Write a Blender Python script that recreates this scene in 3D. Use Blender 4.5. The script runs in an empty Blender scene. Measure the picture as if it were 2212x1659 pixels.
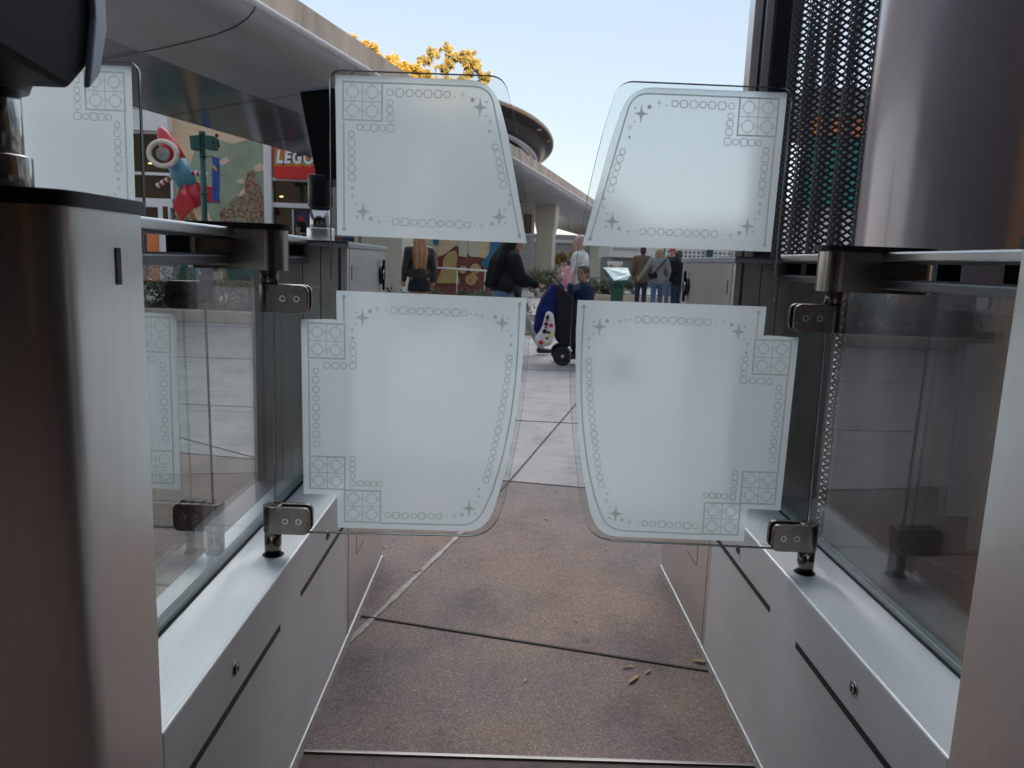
import bpy, bmesh, math, random
from mathutils import Vector, Matrix
random.seed(7)
R = math.radians
PI = math.pi
scene = bpy.context.scene
C = scene.collection

# ------------------------------------------------------------------ camera
EYE = Vector((0, 0, 1.2))
F, PITCH, YAW, ROLL = 1617.9, .1616, .0097, .038       # focal length for a 2212 x 1659 picture
fw = Vector((math.sin(YAW) * math.cos(PITCH), math.cos(YAW) * math.cos(PITCH), -math.sin(PITCH)))
_r = Vector((math.cos(YAW), -math.sin(YAW), 0))
_u = _r.cross(fw)
rt = _r * math.cos(ROLL) + _u * math.sin(ROLL)
up = -_r * math.sin(ROLL) + _u * math.cos(ROLL)

def ray(px, py): return fw + rt * ((px - 1106) / F) + up * ((829.5 - py) / F)
def vy(px, py, Y):                                      # photo measurement -> point at distance Y
    d = ray(px, py); return EYE + d * (Y / d.y)
def vz(px, py, Z=0.0):
    d = ray(px, py); return EYE + d * ((Z - EYE.z) / d.z)

cam = bpy.data.cameras.new('camera')
cam_o = bpy.data.objects.new('camera', cam); C.objects.link(cam_o)
M = Matrix((rt, up, -fw)).transposed().to_4x4(); M.translation = EYE
cam_o.matrix_world = M
cam.sensor_width = 36; cam.lens = F / 2212 * 36
cam.clip_start = .02; cam.clip_end = 3000
cam.dof.use_dof = True; cam.dof.focus_distance = 1.75; cam.dof.aperture_fstop = 10
scene.camera = cam_o

# ------------------------------------------------------------------ light
SUN_EL = R(15)
sd = Vector((.33, -.94, 0)).normalized()
sdir = Vector((sd.x * math.cos(SUN_EL), sd.y * math.cos(SUN_EL), math.sin(SUN_EL)))
sun = bpy.data.lights.new('sun', 'SUN'); sun.energy = 4.2; sun.angle = R(.5); sun.color = (1, .72, .42)
so = bpy.data.objects.new('sun', sun); C.objects.link(so)
so.rotation_euler = sdir.to_track_quat('Z', 'Y').to_euler(); so.location = (20, -60, 60)
w = bpy.data.worlds.new('World'); scene.world = w; w.use_nodes = True
nt = w.node_tree
sky = nt.nodes.new('ShaderNodeTexSky'); sky.sky_type = 'NISHITA'; sky.sun_disc = False
sky.sun_elevation = SUN_EL; sky.sun_rotation = math.atan2(sd.x, sd.y)
sky.air_density = 1.0; sky.dust_density = .3; sky.ozone_density = 1.0
bg = nt.nodes['Background']; bg.inputs['Strength'].default_value = .15
hsv = nt.nodes.new('ShaderNodeGamma'); hsv.inputs['Gamma'].default_value = .22   # evens out the bright horizon against the zenith
tint = nt.nodes.new('ShaderNodeMix'); tint.data_type = 'RGBA'; tint.blend_type = 'MULTIPLY'; tint.inputs[0].default_value = 1; tint.inputs[7].default_value = (.90, .905, .94, 1)
nt.links.new(sky.outputs[0], hsv.inputs['Color']); nt.links.new(hsv.outputs[0], tint.inputs[6]); sat = nt.nodes.new('ShaderNodeHueSaturation'); sat.inputs['Saturation'].default_value = 1.7
nt.links.new(tint.outputs[2], sat.inputs['Color']); # added bright sky patch, high in front and out of view, lighting the gates
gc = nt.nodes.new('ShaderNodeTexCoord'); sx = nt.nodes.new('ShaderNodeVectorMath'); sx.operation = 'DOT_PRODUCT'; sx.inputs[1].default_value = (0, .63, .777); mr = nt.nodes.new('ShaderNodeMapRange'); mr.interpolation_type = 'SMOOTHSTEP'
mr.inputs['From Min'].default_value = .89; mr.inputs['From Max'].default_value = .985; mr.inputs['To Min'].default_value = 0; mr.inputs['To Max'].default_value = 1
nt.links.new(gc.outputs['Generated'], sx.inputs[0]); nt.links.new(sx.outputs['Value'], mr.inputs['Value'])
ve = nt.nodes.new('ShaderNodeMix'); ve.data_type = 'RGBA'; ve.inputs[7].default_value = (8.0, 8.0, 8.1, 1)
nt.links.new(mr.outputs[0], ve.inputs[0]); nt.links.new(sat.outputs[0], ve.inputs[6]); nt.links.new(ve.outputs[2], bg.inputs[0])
scene.view_settings.view_transform = 'Standard'; scene.view_settings.look = 'None'
scene.view_settings.exposure = 2.3; scene.view_settings.gamma = 1
scene.cycles.max_bounces = 12; scene.cycles.transparent_max_bounces = 24
scene.cycles.glossy_bounces = 5; scene.cycles.transmission_bounces = 10
scene.cycles.sample_clamp_indirect = 6
scene.cycles.caustics_reflective = False; scene.cycles.caustics_refractive = False

# ------------------------------------------------------------------ materials
MATS = {}
def new_mat(name):
    m = bpy.data.materials.new(name); m.use_nodes = True
    MATS[name] = m
    return m, m.node_tree, m.node_tree.nodes['Principled BSDF']
def noise(t, scale, detail=4, stretch=None, coord='Object', rough=.6):
    tc = t.nodes.new('ShaderNodeTexCoord'); n = t.nodes.new('ShaderNodeTexNoise')
    n.inputs['Scale'].default_value = scale; n.inputs['Detail'].default_value = detail; n.inputs['Roughness'].default_value = rough
    if stretch:
        mp = t.nodes.new('ShaderNodeMapping'); mp.inputs['Scale'].default_value = stretch
        t.links.new(tc.outputs[coord], mp.inputs[0]); t.links.new(mp.outputs[0], n.inputs['Vector'])
    else:
        t.links.new(tc.outputs[coord], n.inputs['Vector'])
    return n
def ramp(t, src, stops):
    r = t.nodes.new('ShaderNodeValToRGB'); e = r.color_ramp.elements
    while len(e) < len(stops): e.new(.5)
    for i, (p, c) in enumerate(stops):
        e[i].position = p; e[i].color = (*c, 1)
    t.links.new(src, r.inputs[0]); return r
def mat(name, col, rough=.6, metal=0.0, var=.12, scale=6, bump=0.0, bscale=60, stretch=None, coat=0, spec=None):
    m, t, b = new_mat(name)
    b.inputs['Roughness'].default_value = rough; b.inputs['Metallic'].default_value = metal
    if coat: b.inputs['Coat Weight'].default_value = coat; b.inputs['Coat Roughness'].default_value = .08
    if spec is not None: b.inputs['Specular IOR Level'].default_value = spec
    n = noise(t, scale, 5, stretch)
    lo = tuple(max(0, c * (1 - var)) for c in col); hi = tuple(min(1, c * (1 + var)) for c in col)
    r = ramp(t, n.outputs['Fac'], [(.32, lo), (.68, hi)])
    t.links.new(r.outputs[0], b.inputs['Base Color'])
    if bump:
        n2 = noise(t, bscale, 3, stretch); bp = t.nodes.new('ShaderNodeBump')
        bp.inputs['Strength'].default_value = bump; bp.inputs['Distance'].default_value = .01
        t.links.new(n2.outputs['Fac'], bp.inputs['Height']); t.links.new(bp.outputs[0], b.inputs['Normal'])
    return m
def steel(name, col, rough, stretch, aniso=.5, smudge=.1, metal=1):
    m, t, b = new_mat(name)
    b.inputs['Metallic'].default_value = metal; b.inputs['Anisotropic'].default_value = aniso
    br = noise(t, 420, 3, stretch); sm = noise(t, 5, 4)
    r = ramp(t, br.outputs['Fac'], [(.3, tuple(c * .96 for c in col)), (.7, tuple(min(1, c * 1.04) for c in col))])
    sc_ = noise(t, 3.2, 8, (1, 1, 1), rough=.62); rsc = ramp(t, sc_.outputs['Fac'], [(.30, (.93, .925, .92)), (.55, (1, 1, 1)), (.7, (1, 1, 1))])
    mm = t.nodes.new('ShaderNodeMix'); mm.data_type = 'RGBA'; mm.blend_type = 'MULTIPLY'; mm.inputs[0].default_value = 1
    t.links.new(r.outputs[0], mm.inputs[6]); t.links.new(rsc.outputs[0], mm.inputs[7]); t.links.new(mm.outputs[2], b.inputs['Base Color'])
    ma = t.nodes.new('ShaderNodeMath'); ma.operation = 'MULTIPLY_ADD'; ma.inputs[1].default_value = smudge * 2; ma.inputs[2].default_value = rough - smudge
    t.links.new(sm.outputs['Fac'], ma.inputs[0]); t.links.new(ma.outputs[0], b.inputs['Roughness'])
    bp = t.nodes.new('ShaderNodeBump'); bp.inputs['Strength'].default_value = .012; bp.inputs['Distance'].default_value = .001
    t.links.new(br.outputs['Fac'], bp.inputs['Height']); t.links.new(bp.outputs[0], b.inputs['Normal'])
    return m
STEEL_V = steel('brushed_steel_upright', (.84, .82, .80), .31, (1, 1, .006), .3, .07, .92)
STEEL_H = steel('brushed_steel_lengthwise', (.93, .92, .91), .58, (1, .006, 1), .3, .1, .4)
STEEL_G = steel('brushed_steel_housing', (.46, .42, .39), .24, (1, 1, .006), .3)
STEEL_P = steel('brushed_steel_pin', (.24, .205, .18), .25, (1, 1, .006))
STEEL_X = steel('brushed_steel_crosswise', (.29, .25, .225), .27, (.008, 1, 1))
CHROME = steel('polished_steel', (.50, .475, .45), .17, (1, 1, .05), .1, .04)
BLACK = mat('black_plastic', (.012, .012, .014), .35, var=.2)
BLACKM = mat('black_rubber', (.015, .015, .016), .75, var=.2)
DARKSLOT = mat('dark_slot', (.01, .01, .01), .5)
GREYPLATE = mat('grey_anodised_plate', (.46, .48, .53), .4, .5)
READER_BODY = mat('dark_reader_shell', (.007, .006, .006), .6, spec=.25)
GASKET = mat('clear_seal', (.32, .36, .35), .3, bump=.1)
SEAL = mat('silicone_sealant', (.22, .185, .155), .75, var=.25, scale=30, bump=.4, bscale=40)
COLUMN = mat('mauve_metallic_paint', (.60, .505, .51), .25, .3, var=.05, scale=2, coat=.6, bump=.05, bscale=120)
MESHM = mat('black_steel_mesh', (.008, .008, .010), .55, .0, bump=.05)
NAVY = mat('dark_navy_post', (.02, .023, .035), .4, .2)
HALL = mat('warm_brown_wall', (.030, .022, .018), .7, scale=2, var=.35)
HALL_REFL = mat('orange_reflector', (.80, .40, .12), .6)
ROOFM = mat('dark_canopy_lining', (.06, .05, .045), .7)

def glass_mat(name, tint, fres=1.5, rough=0.0):
    m = bpy.data.materials.new(name); m.use_nodes = True; t = m.node_tree; t.nodes.clear()
    o = t.nodes.new('ShaderNodeOutputMaterial'); tr = t.nodes.new('ShaderNodeBsdfTransparent'); g = t.nodes.new('ShaderNodeBsdfGlossy')
    f = t.nodes.new('ShaderNodeFresnel'); mx = t.nodes.new('ShaderNodeMixShader')
    tr.inputs[0].default_value = (*tint, 1); g.inputs['Roughness'].default_value = rough; ge = t.nodes.new('ShaderNodeNewGeometry'); ior = t.nodes.new('ShaderNodeMix'); ior.inputs[2].default_value = fres; ior.inputs[3].default_value = 1 / fres
    t.links.new(ge.outputs['Backfacing'], ior.inputs[0]); t.links.new(ior.outputs[0], f.inputs['IOR'])
    t.links.new(f.outputs[0], mx.inputs[0]); t.links.new(tr.outputs[0], mx.inputs[1]); t.links.new(g.outputs[0], mx.inputs[2])
    t.links.new(mx.outputs[0], o.inputs[0]); return m
GLASS = glass_mat('clear_glass', (.955, .975, .965), 1.45)
WALLGLASS = glass_mat('side_glass', (.86, .895, .885), 1.52)
WINGLASS = mat('dark_window_glass', (.016, .012, .006), .04, var=.8, scale=1.2, spec=1.0)
EDGE, t, b = new_mat('glass_edge')
b.inputs['Base Color'].default_value = (.07, .085, .082, 1); b.inputs['Roughness'].default_value = .1; b.inputs['Specular IOR Level'].default_value = .9

def frost_mat(name, col, tl, rf):
    m = bpy.data.materials.new(name); m.use_nodes = True; t = m.node_tree; t.nodes.clear()
    o = t.nodes.new('ShaderNodeOutputMaterial'); tr = t.nodes.new('ShaderNodeBsdfTranslucent'); d = t.nodes.new('ShaderNodeBsdfDiffuse')
    g = t.nodes.new('ShaderNodeBsdfRefraction'); g.inputs['IOR'].default_value = 1.12; g.inputs['Roughness'].default_value = .42
    n = noise(t, 7, 5); r = ramp(t, n.outputs['Fac'], [(.3, tuple(c * .975 for c in col)), (.7, col)])
    for s in (tr, d, g): t.links.new(r.outputs[0], s.inputs['Color'])
    m1 = t.nodes.new('ShaderNodeMixShader'); m2 = t.nodes.new('ShaderNodeMixShader')
    m1.inputs[0].default_value = rf; m2.inputs[0].default_value = tl
    t.links.new(tr.outputs[0], m1.inputs[1]); t.links.new(g.outputs[0], m1.inputs[2])
    t.links.new(d.outputs[0], m2.inputs[1]); t.links.new(m1.outputs[0], m2.inputs[2])
    t.links.new(m2.outputs[0], o.inputs[0]); return m
FROST = frost_mat('frosted_film', (.90, .955, 1.0), .95, .36)
ETCH = frost_mat('etched_line', (.64, .67, .66), .95, .32)

# ground materials
def paving(name, stops, fine, speck, zone=None):
    m, t, b = new_mat(name)
    big = noise(t, .55, 5); mid = noise(t, 3.5, 6); fi = t.nodes.new('ShaderNodeTexVoronoi'); fi.inputs['Scale'].default_value = fine; tcx = t.nodes.new('ShaderNodeTexCoord'); t.links.new(tcx.outputs['Object'], fi.inputs['Vector'])
    sep = t.nodes.new('ShaderNodeSeparateColor'); t.links.new(fi.outputs['Color'], sep.inputs[0])
    st_ = noise(t, 1.7, 8, rough=.75)
    r1 = ramp(t, big.outputs['Fac'], stops)
    r2 = ramp(t, mid.outputs['Fac'], [(.28, (.72, .72, .73)), (.5, (1, 1, 1)), (.72, (1.14, 1.12, 1.1))])
    r3 = ramp(t, sep.outputs[0], [(.0, (1 - speck,) * 3), (.45, (1, 1, 1)), (.82, (1.05,) * 3), (.97, (1 + speck * 1.6,) * 3)])
    a = t.nodes.new('ShaderNodeMix'); a.data_type = 'RGBA'; a.blend_type = 'MULTIPLY'; a.inputs[0].default_value = 1
    c = t.nodes.new('ShaderNodeMix'); c.data_type = 'RGBA'; c.blend_type = 'MULTIPLY'; c.inputs[0].default_value = 1
    t.links.new(r1.outputs[0], a.inputs[6]); t.links.new(r2.outputs[0], a.inputs[7])
    gum = t.nodes.new('ShaderNodeTexVoronoi'); gum.inputs['Scale'].default_value = 2.6; t.links.new(tcx.outputs['Object'], gum.inputs['Vector'])
    rg = ramp(t, gum.outputs['Distance'], [(.0, (.6, .6, .6)), (.035, (.66, .66, .66)), (.055, (1, 1, 1))])
    rs = ramp(t, st_.outputs['Fac'], [(.33, (.74, .74, .75)), (.47, (1, 1, 1)), (.7, (1.06, 1.05, 1.03))])
    g1 = t.nodes.new('ShaderNodeMix'); g1.data_type = 'RGBA'; g1.blend_type = 'MULTIPLY'; g1.inputs[0].default_value = 1
    g2 = t.nodes.new('ShaderNodeMix'); g2.data_type = 'RGBA'; g2.blend_type = 'MULTIPLY'; g2.inputs[0].default_value = 1
    t.links.new(a.outputs[2], g1.inputs[6]); t.links.new(rg.outputs[0], g1.inputs[7]); t.links.new(g1.outputs[2], g2.inputs[6]); t.links.new(rs.outputs[0], g2.inputs[7])
    a = g2
    t.links.new(a.outputs[2], c.inputs[6]); t.links.new(r3.outputs[0], c.inputs[7]); t.links.new(c.outputs[2], b.inputs['Base Color'])
    b.inputs['Roughness'].default_value = .7; b.inputs['Specular IOR Level'].default_value = .3
    bp = t.nodes.new('ShaderNodeBump'); bp.inputs['Strength'].default_value = .12; bp.inputs['Distance'].default_value = .003
    t.links.new(fi.outputs['Distance'], bp.inputs['Height']); t.links.new(bp.outputs[0], b.inputs['Normal'])
    return m
RAILM = steel('rail_steel', (.62, .62, .62), .33, (1, .006, 1), .3, .08)
RAILD = steel('dark_rail_steel', (.17, .175, .185), .35, (1, .006, 1), .3, .08)
SATIN = steel('satin_steel_top', (.88, .88, .88), .48, (1, .006, 1), .3, .1, .6)
TRIM = steel('dull_floor_trim', (.25, .24, .23), .5, (.02, 1, 1))
PAVE = paving('pale_concrete_paving', [(.3, (.30, .272, .258)), (.7, (.36, .328, .31))], 120, .10)
APRON = paving('red_brown_aggregate', [(.30, (.145, .13, .126)), (.48, (.198, .15, .132)), (.66, (.275, .17, .128))], 300, .42)
BRICK = mat('red_brick_strip', (.075, .045, .037), .7, var=.3, scale=20, bump=.3)
JOINT = mat('dark_joint', (.045, .04, .037), .8)
CAULK = mat('pale_caulk_line', (.36, .32, .295), .7, var=.25, scale=25, bump=.4, bscale=50)
CONC = mat('weathered_concrete', (.56, .44, .345), .8, var=.3, scale=1.6, stretch=(1, 1, .25), bump=.2, bscale=20)
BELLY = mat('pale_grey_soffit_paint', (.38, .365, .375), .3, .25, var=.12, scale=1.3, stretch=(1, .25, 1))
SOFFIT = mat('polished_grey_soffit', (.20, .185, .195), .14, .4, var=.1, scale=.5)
CREAM = mat('cream_paint', (.62, .58, .48), .7, var=.06)
GREYWALL = mat('grey_render', (.42, .41, .39), .7)
WHITE = mat('white_paint', (.78, .78, .78), .5, var=.04)
TEAL = mat('teal_paint', (.015, .20, .20), .5)
DGREEN = mat('dark_green_metal', (.012, .085, .07), .4)
RED = mat('red_paint', (.50, .025, .035), .4)
SIGNRED = mat('sign_red', (.72, .035, .035), .35, var=.03)
YELLOW = mat('yellow_paint', (.80, .50, .03), .5, var=.05)
ORANGE = mat('orange_paint', (.75, .22, .06), .5)
BLUE = mat('banner_blue', (.05, .13, .52), .6)
SKYBLUE = mat('mural_blue', (.03, .17, .30), .6)
MAROON = mat('maroon_render', (.24, .075, .065), .7, var=.2)
TAN = mat('tan_paint', (.62, .42, .22), .6)
SAGE = mat('sage_mural_paint', (.30, .36, .25), .7, var=.15, scale=2)
PEACH = mat('peach_mural_paint', (.72, .55, .36), .7, var=.06)
BROWN = mat('brown_mural_paint', (.23, .12, .085), .7, var=.6, scale=9)
NIGHT = mat('night_blue_poster', (.025, .045, .14), .3, var=.8, scale=1.2)
GREYROCK = mat('grey_disc_paint', (.22, .21, .2), .6, var=.4, scale=6)
DISCD = mat('dark_bronze_metal', (.06, .055, .055), .3, .5)
DISCR = mat('copper_rim', (.42, .25, .13), .4, .2)
SHADEBLK = mat('shade_block_brown', (.30, .22, .15), .8)
BUSH = mat('dark_leaf_green', (.055, .075, .03), .6, var=.5, scale=4)
BUSH2 = mat('olive_leaf_green', (.10, .115, .045), .6, var=.5, scale=4)
GOLDLEAF = mat('golden_leaf', (.25, .18, .035), .6, var=.4, scale=1.5)
OLIVELEAF = mat('eucalyptus_leaf', (.21, .175, .06), .6, var=.4, scale=1.5)
BARK = mat('bark', (.18, .13, .09), .9, var=.3, bump=.5, bscale=20)
SOIL = mat('planter_soil', (.07, .05, .035), .9)
DRYLEAF = mat('dry_leaf', (.42, .27, .13), .7, var=.3)
SKIN = mat('skin', (.50, .29, .20), .55, var=.05)
SKIN2 = mat('tan_skin', (.36, .19, .125), .55, var=.05)
def cloth(name, col, var=.12): return mat(name, col, .85, var=var, scale=14, bump=1.0, bscale=11, spec=.2)
EYE_M = mat('eye_dark', (.02, .015, .012), .2)
LIP = mat('lip', (.40, .14, .12), .5)

# ------------------------------------------------------------------ mesh builder
class MB:
    def __init__(s): s.v = []; s.f = []; s.m = []; s.sm = []
    def add(s, vs, fs, m=0, smooth=False):
        k = len(s.v); s.v += [Vector(v) for v in vs]
        for f in fs: s.f.append([k + i for i in f]); s.m.append(m); s.sm.append(smooth)
    def box(s, x0, x1, y0, y1, z0, z1, m=0):
        v = [(x, y, z) for x in (x0, x1) for y in (y0, y1) for z in (z0, z1)]
        s.add(v, [(0, 1, 3, 2), (4, 6, 7, 5), (0, 4, 5, 1), (2, 3, 7, 6), (0, 2, 6, 4), (1, 5, 7, 3)], m)
    def obox(s, c, ax, ay, az, m=0):                    # oriented box: half-extent vectors
        c, ax, ay, az = map(Vector, (c, ax, ay, az))
        v = [c + ax * a + ay * b_ + az * d for a in (-1, 1) for b_ in (-1, 1) for d in (-1, 1)]
        s.add(v, [(0, 1, 3, 2), (4, 6, 7, 5), (0, 4, 5, 1), (2, 3, 7, 6), (0, 2, 6, 4), (1, 5, 7, 3)], m)
    def prism(s, pts, off, m=0, mside=None, smooth_side=False):   # planar polygon of 3-D points, extruded by off
        off = Vector(off); n = len(pts); p = [Vector(q) for q in pts]
        s.add(p + [q + off for q in p], [list(range(n)), list(range(2 * n - 1, n - 1, -1))], m)
        s.add(p + [q + off for q in p], [(i, (i + 1) % n, n + (i + 1) % n, n + i) for i in range(n)], m if mside is None else mside, smooth_side)
    def ngon(s, pts, m=0): s.add(pts, [list(range(len(pts)))], m)
    def tube(s, path, r, m=0, n=10, caps=True):
        path = [Vector(p) for p in path]; rr = r if isinstance(r, (list, tuple)) else [r] * len(path)
        rings = []; ref = None
        for i, p in enumerate(path):
            d = (path[min(i + 1, len(path) - 1)] - path[max(i - 1, 0)]).normalized()
            if ref is None: ref = Vector((0, 0, 1)) if abs(d.z) < .9 else Vector((1, 0, 0))
            a = d.cross(ref).normalized(); b_ = a.cross(d).normalized(); ref = b_
            rings.append([p + a * (math.cos(2 * PI * k / n) * rr[i]) + b_ * (math.sin(2 * PI * k / n) * rr[i]) for k in range(n)])
        vs = [v for q in rings for v in q]; fs = []
        for i in range(len(path) - 1):
            for k in range(n): fs.append((i * n + k, i * n + (k + 1) % n, (i + 1) * n + (k + 1) % n, (i + 1) * n + k))
        s.add(vs, fs, m, True)
        if caps: s.add(rings[0], [list(range(n))], m); s.add(rings[-1], [list(range(n - 1, -1, -1))], m)
    def cyl(s, c, r, z0, z1, m=0, n=28): s.tube([(c[0], c[1], z0), (c[0], c[1], z1)], r, m, n)
    def lathe(s, prof, c=(0, 0, 0), m=0, n=48, mats=None):
        c = Vector(c)
        for i in range(len(prof) - 1):
            (r0, z0), (r1, z1) = prof[i], prof[i + 1]; vs = []
            for k in range(n):
                a = 2 * PI * k / n
                vs += [c + Vector((r0 * math.cos(a), r0 * math.sin(a), z0)), c + Vector((r1 * math.cos(a), r1 * math.sin(a), z1))]
            s.add(vs, [(2 * k, 2 * ((k + 1) % n), 2 * ((k + 1) % n) + 1, 2 * k + 1) for k in range(n)], mats[i] if mats else m, True)
    def ell(s, c, rx, ry, rz, m=0, n=14, rot=None):
        c = Vector(c); vs = []; fs = []; h = n // 2
        for i in range(h + 1):
            th = PI * i / h
            for k in range(n):
                a = 2 * PI * k / n; q = Vector((rx * math.sin(th) * math.cos(a), ry * math.sin(th) * math.sin(a), rz * math.cos(th)))
                if rot: q = rot @ q
                vs.append(c + q)
        for i in range(h):
            for k in range(n): fs.append((i * n + k, (i + 1) * n + k, (i + 1) * n + (k + 1) % n, i * n + (k + 1) % n))
        s.add(vs, fs, m, True)
    def cap(s, a, b_, ra, rb, m=0, n=12):               # tapered capsule
        a, b_ = Vector(a), Vector(b_); d = (b_ - a)
        if d.length < 1e-5: return s.ell(a, ra, ra, ra, m)
        d.normalize(); path = []; rr = []
        for t_ in (-.98, -.7, -.35): path.append(a + d * ra * t_); rr.append(ra * math.sqrt(1 - t_ * t_))
        path.append(a); rr.append(ra); path.append(b_); rr.append(rb)
        for t_ in (.35, .7, .98): path.append(b_ + d * rb * t_); rr.append(rb * math.sqrt(1 - t_ * t_))
        s.tube(path, rr, m, n)
    def mesh(s, name, origin=None):
        me = bpy.data.meshes.new(name); o = Vector(origin) if origin is not None else Vector()
        me.from_pydata([tuple(v - o) for v in s.v], [], s.f)
        for p, mi, sm in zip(me.polygons, s.m, s.sm): p.material_index = mi; p.use_smooth = sm
        return me
    def build(s, name, mats, parent=None, origin=None, bevel=0, weld=True):
        if origin is None and parent is not None: origin = parent.get('_org', (0, 0, 0))
        me = s.mesh(name, origin)
        if weld:
            bm = bmesh.new(); bm.from_mesh(me); bmesh.ops.remove_doubles(bm, verts=bm.verts, dist=1e-5)
            bmesh.ops.recalc_face_normals(bm, faces=bm.faces); bm.to_mesh(me); bm.free()
        for m_ in (mats if isinstance(mats, (list, tuple)) else [mats]): me.materials.append(m_)
        o = bpy.data.objects.new(name, me); C.objects.link(o)
        if parent is not None:
            o.parent = parent; o['_org'] = tuple(origin)
        elif origin is not None: o.location = origin; o['_org'] = tuple(origin)
        if bevel:
            bv = o.modifiers.new('bevel', 'BEVEL'); bv.width = bevel; bv.segments = 2; bv.limit_method = 'ANGLE'; bv.angle_limit = R(40)
        return o
def tag(o, label=None, cat=None, group=None, kind=None):
    if label: o['label'] = label
    if cat: o['category'] = cat
    if group: o['group'] = group
    if kind: o['kind'] = kind
    return o
def thing(name, loc, label, cat, group=None, rz=0, local=False):
    o = bpy.data.objects.new(name, None); C.objects.link(o); o.location = loc; o.rotation_euler.z = rz
    o.empty_display_size = .1
    o['_org'] = (0, 0, 0) if local else tuple(loc)
    return tag(o, label, cat, group)
def V3(*a): return Vector(a)

# ------------------------------------------------------------------ ground
m = MB(); m.box(-400, 400, -60, 900, -.5, 0)
tag(m.build('ground', PAVE), kind='structure')
m = MB(); m.box(-6, 4.5, -12, 1.66, .001, .004); tag(m.build('hall_floor', BRICK), kind='structure')
a0, a1 = vz(1100, 1042), vz(1250, 1055)
sl = (a1.y - a0.y) / (a1.x - a0.x)
m = MB(); m.prism([(-6, 1.66, .001), (4.5, 1.66, .001), (4.5, a0.y + sl * (4.5 - a0.x), .001), (-6, a0.y + sl * (-6 - a0.x), .001)], (0, 0, .004))
tag(m.build('apron_floor', APRON), kind='structure')
def strip(a, b_, wd, z, h=.0025):
    a, b_ = Vector((a.x, a.y, z)), Vector((b_.x, b_.y, z)); d = (b_ - a).normalized(); n = Vector((-d.y, d.x, 0)) * wd / 2
    return [a - n, b_ - n, b_ + n, a + n], (0, 0, h)
def along(a, b_, x): return Vector((x, a.y + (b_.y - a.y) * (x - a.x) / (b_.x - a.x), 0))
m = MB()
for p, q, x0, x1, wd in (((780, 1335), (1535, 1455), -6, 4.5, .009), ((1100, 1042), (1250, 1055), -6, 4.5, .007),
                         ((1100, 908), (1240, 915), -14, 14, .008), ((460, 965), (590, 1000), -14, -1.0, .008)):
    A, B = vz(*p), vz(*q); m.prism(*strip(along(A, B, x0), along(A, B, x1), wd, .0065 if p[1] > 1040 else .002), m=0)
A, B = vz(1110, 1030), vz(1230, 890); d_ = (B - A).normalized(); m.prism(*strip(A - d_ * .3, B + d_ * 2.2, .006, .0065))
for Y in (8.4, 12.0, 17.5): m.box(-16, 16, Y, Y + .009, .002, .0045)
for X in (-4.4, 4.2): m.box(X, X + .009, 5.8, 24, .006, .0085)
tag(m.build('paving_joint', JOINT), kind='structure')
m = MB(); m.box(-.46, .65, 1.652, 1.662, .005, .009); tag(m.build('threshold_strip', TRIM), kind='structure')
m = MB(); A, B = vz(752, 1392), vz(1000, 1150)
pts = []; N = 26
for i in range(N + 1):
    t_ = i / N; p = A.lerp(B, t_); n_ = Vector((B.y - A.y, A.x - B.x, 0)).normalized(); wv = .010 + .002 * math.sin(i * .8) + random.uniform(-.001, .001)
    pts.append((p - n_ * wv, p + n_ * (wv + random.uniform(-.003, .003))))
poly = [Vector((q[0].x, q[0].y, .0062)) for q in pts] + [Vector((q[1].x, q[1].y, .0062)) for q in reversed(pts)]
m.prism(poly, (0, 0, .002)); tag(m.build('filler_line', CAULK), kind='structure')

# dry leaves and twigs lying on the floor
lm = MB()
lm.add([(-.022, 0, 0), (-.008, .005, .003), (.012, .006, .004), (.026, 0, .001), (.012, -.006, .003), (-.008, -.005, .004), (0, 0, .0)],
       [(0, 6, 1), (1, 6, 2), (2, 6, 3), (3, 6, 4), (4, 6, 5), (5, 6, 0)], 0, True)
leaf_me = lm.mesh('fallen_leaf'); leaf_me.materials.append(DRYLEAF)
spots = [(1367, 1468, 1.3), (1520, 1430, 1.5), (1355, 1440, .9), (1400, 1450, .7), (1135, 1468, .5), (1060, 1080, .7), (1180, 1120, .8), (1245, 1340, .5),
         (1170, 1010, .6), (1200, 1060, .7), (905, 1232, .9), (1270, 1205, .5), (1310, 1185, .6), (830, 1180, .7), (1110, 925, .9), (1185, 935, .8), (1150, 985, .6), (985, 1215, .5)]
for i, (px, py, s) in enumerate(spots):
    p = vz(px, py, .009); o = bpy.data.objects.new('fallen_leaf', leaf_me); C.objects.link(o); o.location = p
    o.rotation_euler = (0, 0, random.uniform(0, 6)); o.scale = (s, s, s)
    tag(o, 'small dry tan leaf lying on the floor of the gate lane', 'leaf', 'dry leaves scattered on the floor')

def rounded(pts, radii, n=8):
    out = []; N = len(pts)
    for i in range(N):
        p = Vector(pts[i]); r_ = radii[i] if isinstance(radii, (list, tuple)) else radii
        if not r_: out.append(tuple(p)); continue
        a = (Vector(pts[i - 1]) - p); b_ = (Vector(pts[(i + 1) % N]) - p); la, lb = a.length, b_.length; a.normalize(); b_.normalize()
        t_ = min(r_, la * .48, lb * .48); p0, p1 = p + a * t_, p + b_ * t_
        for k in range(n + 1):
            s = k / n; out.append(tuple(p0 * (1 - s) ** 2 + p * 2 * s * (1 - s) + p1 * s * s))
    return out
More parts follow.
